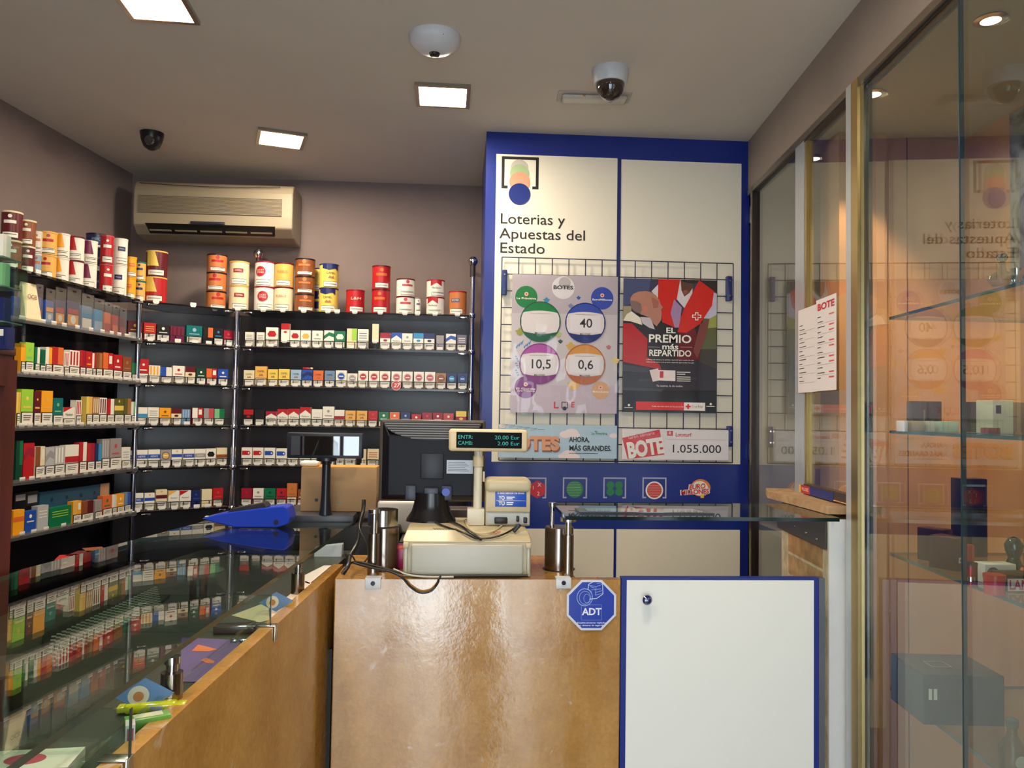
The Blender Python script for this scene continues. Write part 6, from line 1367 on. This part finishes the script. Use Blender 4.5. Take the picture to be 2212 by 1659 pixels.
yn_ = part_y(1966); xn_ = xp(yn_) + .03; wn_ = PY(2160, 1450, yn_).x - xn_; hn_ = A(1975, 1458, yn_)[1] - .83
b = MB(); b.rbox(0, wn_, 0, .17, 0, hn_, .002, mat((44, 50, 60), .4)); b.rect(.012, .020, hn_ * .5, hn_ * .72, WHITE).rect(.024, .032, hn_ * .5, hn_ * .72, WHITE)
for (a0, a1, b0, b1) in ((.05, .10, .06, .063), (.05, .10, .103, .106), (.05, .053, .06, .106), (.097, .10, .06, .106)): b.box(a0, a1, b0, b1, hn_, hn_ + .0005, mat((150, 150, 156), .4))
tag(b.build('presentation_box', None, (xn_, yn_, .8305), -math.atan(.09)), 'large dark grey gift box with white outline square on the lowest case shelf', 'box')
p = A(2186, 1545, 1.55); t = thing('glass_bottle', 'small clear decanter bottle with round label, lowest case shelf', 'bottle', (p[0], 1.55, .83)); MB().lathe([(.022, .001), (.025, .02), (.025, .06), (.012, .08), (.009, .09), (.009, .10)], glass('bottle_glass', (.7, .78, .76), 1.5, .02), n=24).build('bottle', t); MB().lathe([(.011, .10), (.012, .115), (.004, .12)], mat((90, 100, 100), .2), n=18).build('stopper', t); MB().disc(0, .04, .013, mat((190, 188, 170), .5), 1, -.026).build('label', t)
p = A(2190, 1600, 1.48); t = thing('foil_pack', 'crumpled yellow green foil pack on the lowest case shelf', 'foil pack', (p[0], 1.48, .83), -.5)
b = MB(); b.rbox(-.045, .045, -.014, .014, .001, .022, .008, mat((196, 196, 80), .18, .3, .1, 60, .5), 3); b.build('wrapper', t); MB().hull8([(.043, -.012, .004), (.062, -.018, .002), (.062, .018, .002), (.043, .012, .004), (.043, -.010, .016), (.062, -.016, .02), (.062, .016, .02), (.043, .010, .016)], mat((196, 196, 80), .18, .3)).build('twisted_end', t)
p = A(2110, 1580, 1.5); tag(MB().rbox(-.05, .05, -.02, .02, .001, .012, .005, glass('bag_film', (.8, .84, .84), 1.4, .1, 1, .15, (.7, .72, .7)), 3).build('plastic_bag', None, (p[0], 1.5, .83), .2), 'clear flat plastic bag beside the large dark gift box', 'plastic bag')
p = A(2165, 650, 1.55); t = thing('glass_ornament', 'clear glass ornament with chrome top on the uppermost case shelf', 'ornament', (p[0], 1.55, 1.83)); MB().lathe([(.02, .001), (.03, .012), (.028, .02), (.008, .03), (.006, .05)], glass('ornament_glass', (.75, .82, .84), 1.5, .02), n=24).build('bowl', t); MB().lathe([(.008, .05), (.012, .058), (.008, .066), (.001, .068)], CHROME, n=18).build('knob', t)
p = A(2196, 630, 1.62); tag(MB().lathe([(.012, .001), (.016, .01), (.01, .03), (.014, .05), (.001, .054)], CHROME, n=20).build('chrome_stand', None, (p[0], 1.62, 1.83)), 'little chrome stand beside the glass ornament, uppermost case shelf', 'stand')
# seen through the window frame
cbox('cardboard_display', 'red, yellow and purple cardboard display behind the window pane', 1744, 560, 1800, 1000, 2.95, 1.12, mat((150, 70, 52), .4), lambda b, w, h: (b.rect(-w * .5, -w * .2, 0, h, mat((140, 44, 60), .4)), b.rect(-w * .2, w * .05, h * .3, h * .9, mat((196, 150, 60), .4)), b.rect(w * .05, w * .4, h * .5, h, mat((70, 50, 110), .4)), b.rect(-w * .2, w * .4, 0, h * .2, mat((200, 90, 50), .4))), .03, 0, None, 'display')
struct(MB().box(xp(2.9) + .04, 1.9, 2.62, 3.2, 1.10, 1.12, mat((150, 140, 132), .5)).build('trim_14'))
t = cbox('brochure_holder', 'white leaning brochure behind the window frame, bottom right', 1775, 955, 1828, 1065, 2.62, 1.122, mat((222, 222, 228), .35), lambda b, w, h: (b.rect(-w * .35, w * .3, h * .75, h * .9, mat((150, 160, 190), .4)), b.rect(-w * .35, w * .2, h * .3, h * .32, INK)), .01, 0, None, 'brochure')

# ------------------------------------------------------------------ a few last pieces of stock
a, b, d, n = run_frame('left'); ang = math.atan2(d.y, d.x)
for (u0, v0, u1, inset, dp, m_, nm, lab, cat, fn) in (
        (84, 1064, 236, .052, .05, mat((52, 96, 124), .35), 'long_carton', 'long teal blue carton lying behind the boxes on the lowest left shelf', 'carton',
         lambda q, w, h: (q.rect(w * .84, w * .98, h * .3, h, mat((214, 170, 130), .4)), [q.disc(w * (.15 + .2 * i), h * .75, .008, mat((36, 64, 90), .4)) for i in range(4)])),
        (28, 1066, 80, .052, .05, mat((22, 22, 24), .3), 'dark_carton', 'black and silver carton behind the amber and blue boxes, lowest left shelf', 'carton',
         lambda q, w, h: (q.rect(w * .05, w * .45, h * .8, h * .95, mat((180, 182, 184), .3)), q.rect(w * .55, w * .95, h * .7, h * .9, mat((180, 182, 184), .3))))):
    p0, _ = on_run('left', LV[5], u0, inset); p1, _ = on_run('left', LV[5], u1, inset); w = (p1 - p0).length
    top = PN(u0, v0, a + n * inset, n).z; h = top - LV[5] - .004; q = MB(); q.rbox(0, w, 0, dp, 0, h, .002, m_); fn(q, w, h)
    tag(q.build(nm, None, (p0.x, p0.y, LV[5] + .0035), ang), lab, cat)
p, ang2 = on_run('back', LV[2], 856, -.004)
q = MB().disc(0, 0, .022, mat((190, 40, 44), .3), 1).text('27', 0, 0, .026, WHITE, 2, 0, .02, shear=.3); q.ring(0, 0, .022, .0015, WHITE, 2); q.box(-.004, .004, .0, .002, -.01, .012, WHITE)
tag(q.build('promo_disc', None, (p.x, p.y - .004, PY(856, 833, p.y).z), ang2), 'round red disc with white 27 hanging on the third back wall shelf edge', 'sticker')
p, ang2 = on_run('back', LV[2], (g3(1970) + g3(2085)) / 2, .018)
q = MB().rbox(-.022, .012, 0, .016, 0, .010, .002, mat((170, 26, 44), .3)).rbox(.012, .024, .001, .015, .002, .010, .002, mat((226, 214, 170), .3))
tag(q.build('lighter', None, (p.x, p.y + .002, LV[2] + .0035 + 36 * 3.78 / FPX + .0008), ang2), 'red lighter with cream end lying on the dark blue pack, third shelf', 'lighter')
for px_, rn, lab in ((416, 'corner', 'single small white price tag on the empty part of the top corner shelf'), (729, 'back', 'small white price tag right of the yellow camel tins')):
    p, ang2 = on_run(rn, LV[0], px_, .0); c = bpy.data.objects.new('price_tag', TABDATA); COL.objects.link(c); c.location = (p.x, p.y, LV[0] - .004); c.rotation_euler = (0, 0, ang2); tag(c, lab, 'price tag')
